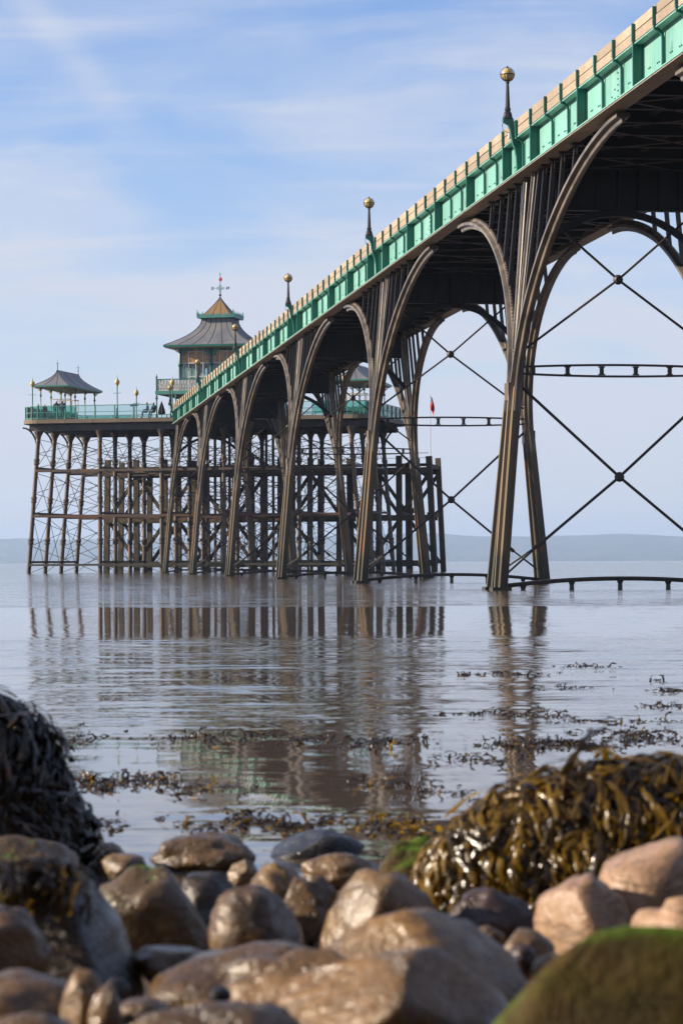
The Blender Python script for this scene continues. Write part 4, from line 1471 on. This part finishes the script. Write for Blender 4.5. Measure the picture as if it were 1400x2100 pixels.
def person(label, p, q, rz, pose, top, legs, hair, s=1.0, z=HZ, world_loc=None):
    V, E, Rr = [], [], []
    def v(x, y, z_, r, link=None):
        V.append((x * s, y * s, z_ * s)); Rr.append(r * s)
        if link is not None:
            E.append((link, len(V) - 1))
        return len(V) - 1
    if pose == 'sit':
        zp = 0.55
        pel = v(0, 0, zp, 0.15)
        ch = v(0, 0.06, zp + 0.42, 0.17, v(0, 0.02, zp + 0.2, 0.14, pel))
        for sx in (-1, 1):
            kn = v(sx * 0.12, 0.46, zp + 0.0, 0.075, v(sx * 0.1, 0.1, zp, 0.10, pel))
            ft = v(sx * 0.12, 0.5, 0.08, 0.05, v(sx * 0.12, 0.46, 0.3, 0.06, kn))
            v(sx * 0.13, 0.64, 0.05, 0.045, ft)
            sh = v(sx * 0.19, 0.06, zp + 0.46, 0.075, ch)
            el = v(sx * 0.25, 0.1, zp + 0.2, 0.055, sh)
            ha = v(sx * 0.15, 0.34, zp + 0.16, 0.042, el)
            v(sx * 0.12, 0.42, zp + 0.15, 0.035, ha)
        nk = v(0, 0.08, zp + 0.56, 0.06, ch)
        hd = v(0, 0.1, zp + 0.68, 0.09, nk)
        v(0, 0.1, zp + 0.80, 0.085, hd)
        zh = zp + 0.88
        zt = zp - 0.04
    else:
        pel = v(0, 0, 0.95, 0.15)
        ch = v(0, 0.02, 1.36, 0.18, v(0, 0, 1.14, 0.145, pel))
        for sx in (-1, 1):
            hp = v(sx * 0.09, 0, 0.86, 0.10, pel)
            kn = v(sx * 0.10, 0.02 + (0.08 if sx > 0 else 0), 0.5, 0.07, hp)
            an = v(sx * 0.10, -0.02, 0.1, 0.048, kn)
            v(sx * 0.11, 0.14, 0.05, 0.045, an)
            sh = v(sx * 0.2, 0.0, 1.42, 0.075, ch)
            el = v(sx * 0.27, -0.02, 1.14, 0.055, sh)
            ha = v(sx * 0.24, 0.12, 0.92, 0.043, el)
            v(sx * 0.23, 0.16, 0.82, 0.035, ha)
        nk = v(0, 0.02, 1.52, 0.062, ch)
        hd = v(0, 0.04, 1.62, 0.092, nk)
        v(0, 0.04, 1.73, 0.085, hd)
        zh, zt = 1.80, 0.86
    me = bpy.data.meshes.new('person')
    me.from_pydata(V, E, [])
    o = bpy.data.objects.new('person', me)
    col.objects.link(o)
    o.location = head(p, q, z) if world_loc is None else world_loc
    o.rotation_euler = (0, 0, HROT + rz)
    sk = o.modifiers.new('Skin', 'SKIN')
    sk.use_smooth_shade = True
    lay = me.skin_vertices[0].data
    for i, r_ in enumerate(Rr):
        lay[i].radius = (r_, r_)
    lay[0].use_root = True
    ss = o.modifiers.new('Subdivision', 'SUBSURF')
    ss.levels = ss.render_levels = 1
    me.materials.append(cloth_material('clothing', top, legs, hair, zt * s, zh * s))
    return tag(o, label, 'person', 'people on the pier')


person('person in dark jacket standing at the left shelter, left of a pair', 3.0, 1.5, 0.2, 'stand', (0.012, 0.012, 0.016), (0.02, 0.02, 0.03), (0.012, 0.01, 0.01))
person('person in dark navy jacket standing at the left shelter, right of a pair', 3.55, 1.5, -0.3, 'stand', (0.012, 0.014, 0.03), (0.02, 0.02, 0.03), (0.015, 0.012, 0.01), 1.03)
person('person in dull green coat leaning at the left end of the head', 1.35, 1.3, -1.3, 'stand', (0.05, 0.055, 0.035), (0.02, 0.02, 0.02), (0.10, 0.06, 0.03), 0.86)
person('person in grey coat beside the one in green, left shelter', 1.9, 1.6, 0.9, 'stand', (0.03, 0.03, 0.035), (0.015, 0.015, 0.02), (0.03, 0.02, 0.015), 0.84)
person('person in black coat standing in the right shelter', 29.2, 1.6, 0.3, 'stand', (0.015, 0.013, 0.012), (0.02, 0.02, 0.02), (0.35, 0.32, 0.30), 1.0)
person('person seated near the railing left of the balcony', 11.6, 1.4, 2.0, 'sit', (0.02, 0.025, 0.05), (0.015, 0.015, 0.02), (0.02, 0.015, 0.012), 1.1)
person('person seated next to another by the railing, left of the balcony post', 12.15, 1.5, 2.6, 'sit', (0.012, 0.03, 0.03), (0.015, 0.015, 0.02), (0.03, 0.02, 0.015), 1.08)
sp2 = Vector(support(2.8)) + Vector((math.cos(PHI), math.sin(PHI), 0)) * 0.42
person('walker whose dark-haired head shows above the plank parapet', 0, 0, math.pi, 'stand', (0.45, 0.30, 0.26), (0.02, 0.02, 0.03), (0.01, 0.008, 0.006), 1.06, 0, (sp2.x, sp2.y, ZB + 0.56))


def parasol(label, p, q, tilt):
    t = head_thing('folded_parasol', label, 'parasol', p, q, HZ, 0)
    t.rotation_euler = (0, tilt, HROT)
    MB().lathe([(0.22, 0), (0.22, 0.06), (0.03, 0.08), (0.025, 1.5)], 0, 0, 8).build('pole', M['iron_dark'], t)
    b = MB()
    prof = [(0.30, 0.35), (0.34, 0.5), (0.26, 0.85), (0.14, 1.2), (0.02, 1.5)]
    n_ = 16
    for r_, z_ in prof:
        for k in range(n_):
            a = 2 * math.pi * k / n_
            rr_ = r_ * (1 if k % 2 else 0.72)
            b.v.append((rr_ * math.cos(a), rr_ * math.sin(a), z_))
    for i in range(len(prof) - 1):
        for k in range(n_):
            b.f.append((i * n_ + k, i * n_ + (k + 1) % n_, (i + 1) * n_ + (k + 1) % n_, (i + 1) * n_ + k))
    b.build('folded_canopy', M['dark_cloth'], t)


parasol('dark folded parasol standing left of the pavilion balcony post', 12.9, 1.2, 0.0)
parasol('dark folded parasol standing left of the right-hand lantern lamp', 24.6, 1.2, 0.0)
ts = head_thing('viewing_telescope', 'dark pay telescope on a stand by the railing', 'telescope', 10.4, 0.9, HZ)
MB().lathe([(0.16, 0), (0.16, 0.08), (0.06, 0.12), (0.05, 1.0), (0.08, 1.05)], 0, 0, 8).build('stand', M['iron_dark'], ts)
MB().bar((-0.3, 0, 1.18), (0.3, 0.1, 1.22), 0.2, 0.2).build('body', M['iron_dark'], ts)
MB().bar((0.3, 0.1, 1.22), (0.42, 0.12, 1.23), 0.26, 0.14).build('eyepiece', M['iron_dark'], ts)


# ------------------------------------------------------------------ boulders
def boulder(label, x0, x1, yt, yb, Y, mat, seed, roll=0.0, depth=0.8, cuts=3, rough=0.21, fine=0.06, sub=4, cutd=(0.62, 0.9), name='boulder', sink=0.35, group='boulders on the foreshore', cutlist=()):
    import bmesh
    wpx, hpx = (x1 - x0), (yb - yt)
    w_ = wpx / FPX * Y
    h_ = hpx / FPX * Y
    top = unproject((x0 + x1) / 2, yt, Y)
    hh = h_ * (1 + sink) / 2
    ctr = Vector((top.x, Y + w_ * depth * 0.15, top.z - hh))
    bm = bmesh.new()
    bmesh.ops.create_icosphere(bm, subdivisions=sub, radius=1.0)
    rnd = random.Random(seed)
    off = Vector((rnd.uniform(-50, 50), rnd.uniform(-50, 50), rnd.uniform(-50, 50)))
    planes = []
    for _ in range(cuts):
        n_ = Vector((rnd.gauss(0, 1), rnd.gauss(0, 1), rnd.gauss(0, 0.8))).normalized()
        planes.append((n_, rnd.uniform(*cutd)))
    for nx_, ny_, nz_, dd in cutlist:
        planes.append((Vector((nx_, ny_, nz_)).normalized(), dd))
    for v in bm.verts:
        d = v.co.normalized()
        r = 1 + rough * noise.noise(d * 1.2 + off) + rough * 0.7 * noise.noise(d * 2.6 + off) + fine * 1.3 * (0.3 - abs(noise.noise(d * 4.5 + off))) + fine * 0.7 * noise.noise(d * 9 + off) + fine * 0.35 * noise.noise(d * 20 + off)
        p = d * r
        for n_, dd in planes:
            e = p.dot(n_) - dd
            if e > 0:
                p -= n_ * e * 0.86
        v.co = p
    rt = Matrix.Rotation(roll, 3, 'Y')
    # fit the rolled outline to the wanted width and height
    pts = [rt @ Vector((v.co.x * 1.0, v.co.y, v.co.z * (hh * 2 / w_ if w_ else 1))) for v in bm.verts]
    mnx, mxx = min(p.x for p in pts), max(p.x for p in pts)
    mnz, mxz = min(p.z for p in pts), max(p.z for p in pts)
    sx, sz = w_ / (mxx - mnx), hh * 2 / (mxz - mnz)
    cx_, cz_ = (mxx + mnx) / 2, (mxz + mnz) / 2
    for v, p in zip(bm.verts, pts):
        v.co = Vector(((p.x - cx_) * sx, p.y * w_ * depth / 2, (p.z - cz_) * sz))
    me = bpy.data.meshes.new(name)
    bm.to_mesh(me)
    bm.free()
    me.polygons.foreach_set('use_smooth', [True] * len(me.polygons))
    me.materials.append(M[mat])
    o = inst(name, me, None, ctr)
    return tag(o, label, 'rock', group)


B = boulder
B('low wide brown rock in the water left of the black glossy rock', 305, 525, 1706, 1792, 8.0, 'rock_brown', 1, 0, 0.7, 3)
B('small tan rock at the water edge left of the wide low rock', 160, 262, 1726, 1790, 7.9, 'rock_brown', 2, 0.1, 0.9, 3)
B('tan rock just behind the big weedy boulder, left of centre', 205, 305, 1752, 1800, 7.2, 'rock_tan', 3, 0, 0.9)
B('black glossy rock standing in the water at centre', 553, 748, 1702, 1764, 8.3, 'rock_black', 4, 0.05, 0.7, 2, 0.1, 0.03, cutlist=((-0.8, -0.3, 0.6, 0.55),))
B('flat tan rock in front of the black glossy rock', 615, 778, 1748, 1815, 7.5, 'rock_tan', 5, 0.05, 0.7)
B('small rounded tan rock left of the flat tan rock', 466, 530, 1762, 1812, 7.4, 'rock_tan', 6, 0.1, 0.9)
B('grey-brown domed rock behind the tilted dark stone', 498, 622, 1768, 1880, 6.7, 'rock_tan', 7, 0.1, 0.9)
B('smooth brown domed rock right of the tilted dark stone', 560, 690, 1794, 1920, 6.3, 'rock_brown', 8, 0.15, 0.9)
B('large broad boulder with green tufts, left of centre', 168, 440, 1776, 1960, 6.0, 'rock_tuft', 9, 0.12, 0.8, 4, 0.2)
B('wet grey shoulder of rock right of the broad tufted boulder', 330, 502, 1792, 1945, 6.2, 'rock_dark', 10, 0.2, 0.8, 4, 0.2)
B('rounded rock with green film at the left edge below the weed mound', -60, 160, 1712, 1830, 7.0, 'rock_tuft', 11, 0.1, 0.8)
B('tall dark wedge-shaped boulder at left with a bright sloping flank', -40, 292, 1772, 2052, 5.1, 'rock_dark', 12, 0.3, 0.75, 2, 0.14, cutlist=((0.66, -0.25, 0.72, 0.30), (-0.3, -0.9, 0.2, 0.62)))
B('brown boulder cut by the left edge in front of the wedge boulder', -90, 102, 1858, 2020, 4.7, 'rock_brown', 13, 0.1, 0.8)
B('tilted egg-shaped dark brown stone at centre left', 424, 622, 1818, 1985, 5.5, 'rock_brown', 14, -0.55, 0.8, 1, 0.1)
B('upright tan dome with a pale left face at centre', 655, 892, 1785, 1985, 5.9, 'rock_tan', 15, 0.15, 0.8, 3, 0.2, cutlist=((-0.8, -0.5, 0.2, 0.62),))
B('rock capped with bright green algae beside the right weed mound', 775, 940, 1718, 1860, 7.0, 'rock_green', 16, 0.1, 0.9, 2)
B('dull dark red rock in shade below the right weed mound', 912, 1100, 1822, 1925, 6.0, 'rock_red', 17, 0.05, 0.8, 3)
B('pale pink sloping slab at right', 1098, 1330, 1790, 2010, 5.5, 'rock_pale', 18, -0.6, 0.8, 2, 0.1, cutlist=((-0.6, -0.5, 0.6, 0.55),))
B('big smooth tan boulder at the right edge below the weed mound', 1215, 1520, 1722, 1985, 5.6, 'rock_pale', 19, -0.35, 0.8, 2, 0.12)
B('pale boulder corner behind the green boulder at the right edge', 1280, 1560, 1835, 2040, 5.0, 'rock_pale', 20, -0.3, 0.8, 2)
B('small round tan cobble right of centre', 1018, 1142, 1906, 1985, 5.2, 'rock_tan', 21, 0.1, 0.9, 1, 0.08)
B('tiny brown cobble behind the round tan cobble', 970, 1036, 1898, 1935, 5.5, 'rock_brown', 22, 0, 0.9, 1, 0.08)
B('small dark red cobble in front of the round tan cobble', 1040, 1100, 1936, 1985, 4.9, 'rock_red', 23, 0, 0.9, 1, 0.08)
B('orange-brown cobble at the foot of the pink slab', 1090, 1175, 1956, 2010, 4.8, 'rock_gold', 24, 0, 0.9, 1, 0.08)
B('small grey cobble at the lower end of the pink slab', 1175, 1280, 1930, 1995, 4.9, 'rock_brown', 25, 0, 0.9, 1, 0.08)
B('long smooth golden-brown boulder across bottom centre', 640, 1095, 1868, 2130, 4.7, 'rock_gold', 26, 0.05, 0.6, 3, 0.24, 0.05, cutlist=((-0.6, -0.6, 0.5, 0.6), (0.5, -0.3, 0.8, 0.62)))
B('smooth rounded golden boulder at the bottom edge, centre right', 560, 1050, 1948, 2230, 4.1, 'rock_gold', 27, 0.1, 0.6, 3, 0.24, 0.05, cutlist=((-0.7, -0.4, 0.6, 0.55), (0.6, -0.4, 0.6, 0.7)))
B('large foreground boulder with green algae at the bottom right corner', 960, 1720, 1905, 2420, 3.5, 'rock_green', 28, -0.42, 0.6, 2, 0.1, 0.02)
B('smooth dark slab at the bottom left edge', -120, 195, 1992, 2140, 4.2, 'rock_brown', 29, 0.05, 0.7, 2, 0.12)
B('rounded brown stone right of the dark slab at bottom left', 122, 215, 1988, 2130, 4.15, 'rock_gold', 30, 0.1, 0.9, 1, 0.1)
B('brown cobble leaning on the rounded stone at bottom left', 178, 248, 2018, 2120, 4.1, 'rock_brown', 31, 0.1, 0.9, 1, 0.1)
B('small black pebble at the foot of the wedge boulder', 208, 268, 2005, 2060, 4.6, 'rock_black', 32, 0, 0.9, 1, 0.08)
B('pale stone cut off by the bottom edge at far left', -40, 170, 2078, 2180, 3.8, 'rock_brown', 33, 0, 0.7, 1, 0.1)
B('low wet brown ledge crossing the bottom left centre', 290, 700, 1938, 2080, 4.95, 'rock_brown', 34, -0.16, 0.8, 3, 0.28, 0.07)
B('golden sloping ledge in front of the low wet ledge', 430, 760, 1950, 2130, 4.55, 'rock_gold', 35, -0.38, 0.6, 3, 0.2, 0.05)
B('low rippled wet ledge behind the bottom ledges, left of centre', 270, 430, 1945, 2010, 5.2, 'rock_brown', 36, 0.05, 0.9, 2, 0.16)
B('flat wet stone at the bottom edge left of centre', 230, 350, 2048, 2100, 4.3, 'rock_brown', 37, 0, 0.9, 1, 0.1)
B('broad flat wet stone cut by the bottom edge', 240, 620, 2062, 2200, 3.95, 'rock_brown', 38, -0.05, 0.6, 3, 0.24, 0.06)
B('small black pebble lying on the low wet ledge', 428, 475, 2022, 2052, 4.35, 'rock_black', 39, 0, 0.9, 1, 0.08)

# shingle between the boulders: uncountable
sh = MB()
rnd = random.Random(5)
ico = [(0, 0, 1), (0.89, 0, 0.45), (0.28, 0.85, 0.45), (-0.72, 0.53, 0.45), (-0.72, -0.53, 0.45), (0.28, -0.85, 0.45),
       (0.72, 0.53, -0.45), (-0.28, 0.85, -0.45), (-0.89, 0, -0.45), (-0.28, -0.85, -0.45), (0.72, -0.53, -0.45), (0, 0, -1)]
icof = [(0, 1, 2), (0, 2, 3), (0, 3, 4), (0, 4, 5), (0, 5, 1), (1, 6, 2), (2, 7, 3), (3, 8, 4), (4, 9, 5), (5, 10, 1),
        (2, 6, 7), (3, 7, 8), (4, 8, 9), (5, 9, 10), (1, 10, 6), (11, 7, 6), (11, 8, 7), (11, 9, 8), (11, 10, 9), (11, 6, 10)]
for _ in range(1400):
    y = rnd.uniform(2.5, 7.4)
    x = rnd.uniform(-1.6, 1.6)
    s_ = rnd.uniform(0.012, 0.035)
    sc_ = Vector((s_ * rnd.uniform(0.8, 1.5), s_ * rnd.uniform(0.8, 1.5), s_ * rnd.uniform(0.5, 0.8)))
    z = ground_z(x, y)
    sh.add([(x + a * sc_.x, y + b * sc_.y, z + c * sc_.z) for a, b, c in ico], icof)
tag(sh.build('shingle', M['rock_brown'], None, 'all'), 'wet brown shingle lying between the boulders', 'shingle', kind='stuff')


# ------------------------------------------------------------------ seaweed
def weed_material(name, c1, c2, trans, rough=0.22, tf=0.35):
    k = NT(name)
    n1 = k.noise(k.pos(), 14, 3)
    n2 = k.noise(k.pos(), 60, 3)
    c = k.mix(k.ramp(n1, 0.35, 0.65), c1, c2)
    p = k.principled(Base_Color=c, Roughness=k.math('ADD', k.math('MULTIPLY', n2, 0.25), rough - 0.12), Normal=k.bump(n2, 0.004, 0.5))
    t = k.n('ShaderNodeBsdfTranslucent')
    k.set(t.inputs[0], k.mix(k.ramp(n1, 0.35, 0.65), trans, (trans[0] * 0.5, trans[1] * 0.42, trans[2] * 0.4)))
    ms = k.n('ShaderNodeMixShader')
    ms.inputs[0].default_value = tf
    k.t.links.new(p, ms.inputs[1])
    k.t.links.new(t.outputs[0], ms.inputs[2])
    return k.finish(ms.outputs[0])


M['weed'] = weed_material('olive_wrack', (0.0468, 0.0296, 0.0039), (0.0156, 0.0094, 0.0023), (0.3276, 0.2028, 0.0094), 0.17, 0.4)
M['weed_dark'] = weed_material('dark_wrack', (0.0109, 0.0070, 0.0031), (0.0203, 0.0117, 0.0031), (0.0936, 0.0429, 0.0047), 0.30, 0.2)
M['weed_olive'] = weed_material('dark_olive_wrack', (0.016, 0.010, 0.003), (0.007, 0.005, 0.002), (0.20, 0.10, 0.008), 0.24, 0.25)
M['weed_gold'] = weed_material('golden_wrack', (0.2028, 0.1209, 0.0078), (0.0936, 0.0546, 0.0062), (0.5070, 0.2964, 0.0117), 0.25, 0.45)


def frond(rnd, length, width, mb, mtx, branches=2, upcurl=0.3):
    """a strap of wrack that forks, with a bladder near the tips"""
    def strap(p, ang, L_, w_, depth, bend):
        n_ = 4
        pts = []
        q = Vector(p)
        a = ang
        for i in range(n_ + 1):
            pts.append((q.copy(), a))
            a += rnd.uniform(-0.28, 0.28)
            st_ = L_ / n_
            q = q + Vector((math.cos(a) * st_, math.sin(a) * st_, st_ * (bend + rnd.uniform(-0.3, 0.3))))
            bend -= 0.22
        b0 = len(mb.v)
        for i, (c, a) in enumerate(pts):
            t = i / n_
            wi = w_ * (0.55 + 0.75 * math.sin(0.5 + 2.1 * t)) * rnd.uniform(0.6, 1.15)
            s_ = Vector((-math.sin(a), math.cos(a), rnd.uniform(-0.45, 0.45))) * wi * 0.5
            m_ = Vector((0, 0, wi * 0.16))
            mb.v += [tuple(mtx @ (c - s_)), tuple(mtx @ (c + m_)), tuple(mtx @ (c + s_))]
        for i in range(n_):
            k0 = b0 + i * 3
            mb.f += [(k0, k0 + 1, k0 + 4, k0 + 3), (k0 + 1, k0 + 2, k0 + 5, k0 + 4)]
        end, ea = pts[-1]
        if depth > 0:
            for s_ in (-1, 1):
                strap(end, ea + s_ * rnd.uniform(0.3, 0.75), L_ * rnd.uniform(0.55, 0.85), w_ * 0.85, depth - 1, bend + rnd.uniform(0, 0.5))
        elif rnd.random() < 0.5:
            s_ = w_ * rnd.uniform(0.35, 0.6)
            mb.add([mtx @ (end + Vector((a_ * s_ * 1.4, b_ * s_, c_ * s_))) for a_, b_, c_ in ico], icof)
    strap((0, 0, 0), 0.0, length, width, branches, upcurl)


def weed_mound(label, cx, cy, Y, wpx, hpx, mat_a, mat_b, n_single, n_rest, seed, depth=0.8, core='rock_dark', size=1.0, name='weed_mound', cone=0.0):
    rnd = random.Random(seed)
    c = unproject(cx, cy, Y)                   # top centre
    rx, rz_ = wpx / FPX * Y / 2, hpx / FPX * Y
    ry = rx * depth
    base = Vector((c.x, Y + 0.1, c.z - rz_))
    t = thing(name, label, 'seaweed', base, 0)
    import bmesh
    bm = bmesh.new()
    bmesh.ops.create_icosphere(bm, subdivisions=4, radius=1.0)
    off = Vector((seed * 3.1, 1, 2))
    def surf(d):
        r = 1 + 0.16 * noise.noise(d * 1.7 + off) + 0.07 * noise.noise(d * 4 + off)
        k = 1 - cone * max(0, d.z) * (1 - max(0, d.z) * 0.3)
        return Vector((d.x * rx * r * k, d.y * ry * r * k, d.z * rz_ * r * (1 if d.z > 0 else 0.5)))
    for v in bm.verts:
        v.co = surf(v.co.normalized()) * 0.93
    me = bpy.data.meshes.new('rock_core')
    bm.to_mesh(me)
    bm.free()
    me.polygons.foreach_set('use_smooth', [True] * len(me.polygons))
    me.materials.append(M[core])
    inst('rock_core', me, t)
    protos = []
    for q in range(10):
        mb = MB()
        frond(rnd, rnd.uniform(0.05, 0.095) * size, rnd.uniform(0.011, 0.027) * size, mb, Matrix.Identity(4), 2 if q % 3 else 1, 0.35)
        m1 = bpy.data.meshes.new('frond')
        m1.from_pydata(mb.v, [], mb.f)
        m1.polygons.foreach_set('use_smooth', [True] * len(m1.polygons))
        m1.materials.append(M[mat_a if q % 2 == 0 else mat_b])
        protos.append(m1)
    def place(front):
        while True:
            d = Vector((rnd.gauss(0, 1), rnd.gauss(0, 1), rnd.gauss(0, 1))).normalized()
            if d.z < -0.25:
                continue
            if front and d.y > 0.25:
                continue
            break
        p = surf(d)
        n_ = Vector((d.x / rx, d.y / ry, d.z / rz_)).normalized()
        down = Vector((rnd.gauss(0, 0.45), rnd.gauss(0, 0.45), -1.0))
        if n_.z > 0.85:
            down = Vector((rnd.gauss(0, 1), rnd.gauss(-0.5, 1), -0.3))
        tx = (down - n_ * down.dot(n_)).normalized()
        n2 = (n_ + Vector((rnd.gauss(0, 0.25), rnd.gauss(0, 0.25), rnd.gauss(0, 0.25)))).normalized()
        tx = (tx - n2 * tx.dot(n2)).normalized()
        ty = n2.cross(tx)
        m = Matrix((tx, ty, n2)).transposed().to_4x4()
        s_ = rnd.uniform(0.75, 1.35)
        return Matrix.Translation(p) @ m @ Matrix.Scale(s_, 4)
    for _ in range(n_single):
        o = inst('frond', protos[rnd.randrange(10)], t)
        o.matrix_local = place(True)
    for mm in (mat_a, mat_b):
        mb = MB()
        for _ in range(n_rest // 2):
            frond(rnd, rnd.uniform(0.05, 0.085) * size, rnd.uniform(0.008, 0.022) * size, mb, place(rnd.random() < 0.7), 2 if rnd.random() < 0.6 else 1, 0.3)
        me = bpy.data.meshes.new('frond_mass')
        me.from_pydata(mb.v, [], mb.f)
        me.polygons.foreach_set('use_smooth', [True] * len(me.polygons))
        me.materials.append(M[mm])
        o = inst('frond_mass', me, t)
        o['kind'] = 'stuff'
    return t


weed_mound('mound of glossy olive and golden wrack draped over a rock at right', 1300, 1562, 6.6, 850, 290, 'weed', 'weed_gold', 295, 3400, 3, 0.5, 'rock_dark', 0.72)
weed_mound('dark mound of wrack at the left edge of the water', -60, 1445, 7.6, 500, 270, 'weed_dark', 'weed_olive', 240, 1900, 4, 0.6, 'rock_dark', 0.8, 'weed_mound', 0.5)
weed_mound('small tuft of wrack on top of the wedge boulder at left', 50, 1772, 5.0, 190, 26, 'weed', 'weed_dark', 24, 60, 6, 0.5, 'rock_dark', 0.45, 'weed_tuft')


def weed_patch(label, cx, cy, wpx, dens, seed, gold=0.0, tall=1.0, dy=1.0, size=1.0):
    """bits of wrack breaking the surface in a drifting line"""
    rnd = random.Random(seed)
    c = unproject(cx, cy, 10)
    d = c - Vector((0, 0, CAM_H))
    t = CAM_H / -d.z
    c = Vector((0, 0, CAM_H)) + d * t
    Y = c.y
    rx = wpx / FPX * Y / 2
    ry = (0.10 + 0.012 * Y) * dy
    size *= 0.5 + 0.03 * Y
    ma, mb2 = MB(), MB()
    for _ in range(int(dens)):
        u = max(-1.15, min(1.15, rnd.gauss(0, 0.5)))
        x, y = u * rx, rnd.gauss(0, ry * 0.45) + 0.3 * ry * math.sin(u * 5 + seed)
        if noise.noise((x * 6 / max(rx, 0.3), y * 8, seed)) < -0.12:
            continue
        mb = mb2 if rnd.random() < gold else ma
        a = rnd.uniform(0, 6.28)
        el = abs(rnd.gauss(0, 0.35)) * tall
        if rnd.random() < 0.12 * tall:
            el = rnd.uniform(0.6, 1.3)
        m = Matrix.Translation((x, y, -0.004)) @ Matrix.Rotation(a, 4, 'Z') @ Matrix.Rotation(-el, 4, 'Y') @ Matrix.Rotation(rnd.uniform(-0.8, 0.8), 4, 'X')
        frond(rnd, rnd.uniform(0.018, 0.042) * size, rnd.uniform(0.006, 0.013) * size, mb, m, 1 if rnd.random() < 0.6 else 0, 0.15)
    t_ = thing('seaweed_patch', label, 'seaweed', (c.x, c.y, 0.0), 0, 'seaweed lines on the water')
    t_['kind'] = 'stuff'
    for mb, mm in ((ma, 'weed_dark'), (mb2, 'weed_gold')):
        if mb.v:
            me = bpy.data.meshes.new('strands')
            me.from_pydata(mb.v, [], mb.f)
            me.polygons.foreach_set('use_smooth', [True] * len(me.polygons))
            me.materials.append(M[mm])
            o = inst('strands', me, t_)
            o['kind'] = 'stuff'


patches = [('farthest thin line of seaweed at right', 1205, 1367, 150, 60), ('thin seaweed line left of the near leg reflection', 985, 1384, 130, 50),
           ('thin seaweed line across the near leg reflection', 1075, 1383, 170, 70), ('seaweed line below the far leg reflection', 1120, 1411, 230, 90),
           ('dark seaweed bar at the right edge', 1385, 1417, 150, 130), ('scattered seaweed bits near the right edge', 1350, 1397, 90, 30),
           ('broken seaweed line in the middle right', 1010, 1462, 190, 120), ('seaweed between the two leg reflections', 1085, 1468, 150, 120),
           ('loose seaweed streak towards the right edge', 1240, 1480, 260, 200), ('seaweed scatter below the right edge bar', 1365, 1450, 110, 110),
           ('long seaweed scatter above the weed mound', 1300, 1503, 280, 260), ('dense raised raft of seaweed left of the weed mound top', 1130, 1528, 260, 620),
           ('seaweed raft behind the weed mound at right', 1330, 1518, 200, 380), ('seaweed line with one gold frond left of the weed mound', 985, 1560, 190, 260),
           ('broad seaweed raft over the pier reflection at centre', 720, 1522, 300, 620), ('seaweed raft over the pier reflection left of centre', 470, 1514, 290, 420),
           ('dense seaweed raft right of the dark left mound', 250, 1606, 260, 700), ('seaweed scatter with gold tips at left centre', 425, 1618, 180, 220),
           ('seaweed scatter with gold tips at centre right', 790, 1612, 200, 240), ('short seaweed line touching the weed mound flank', 930, 1628, 110, 90),
           ('raft of seaweed with golden tufts before the boulders', 560, 1690, 320, 520), ('golden seaweed tuft cluster left of the weed mound foot', 820, 1700, 170, 420),
           ('seaweed fringe at the foot of the dark left mound', 90, 1694, 220, 520), ('few seaweed bits floating right of the left mound', 225, 1696, 90, 60),
           ('single seaweed scrap adrift at left centre', 335, 1684, 20, 12), ('seaweed strip along the slack water at far left', 165, 1515, 120, 60)]
for i, (lb, cx, cy, wp, dn) in enumerate(patches):
    g_ = {13: 0.10, 17: 0.18, 18: 0.18, 20: 0.28, 21: 0.45, 16: 0.12}.get(i, 0.03)
    weed_patch(lb, cx, cy, wp, dn * 0.9, 40 + i, g_, 1.0 if i not in (11, 16) else 1.6, 0.9 if i < 11 else 1.8, 1.0 if i < 20 else 1.4)

# ------------------------------------------------------------------ haze
hz = MB().box(-12000, 12000, -60, 15600, -3.0, 190).build('haze', M['white'])
hm = bpy.data.materials.new('haze_air')
hm.use_nodes = True
hm.node_tree.nodes.clear()
ho = hm.node_tree.nodes.new('ShaderNodeOutputMaterial')
hv = hm.node_tree.nodes.new('ShaderNodeVolumePrincipled')
hv.inputs['Color'].default_value = (0.56, 0.74, 1.0, 1)
hv.inputs['Density'].default_value = 0.00009
hv.inputs['Anisotropy'].default_value = 0.2
hm.node_tree.links.new(hv.outputs[0], ho.inputs['Volume'])
hz.data.materials.clear()
hz.data.materials.append(hm)
tag(hz, 'pale sea haze over the estuary', kind='stuff')
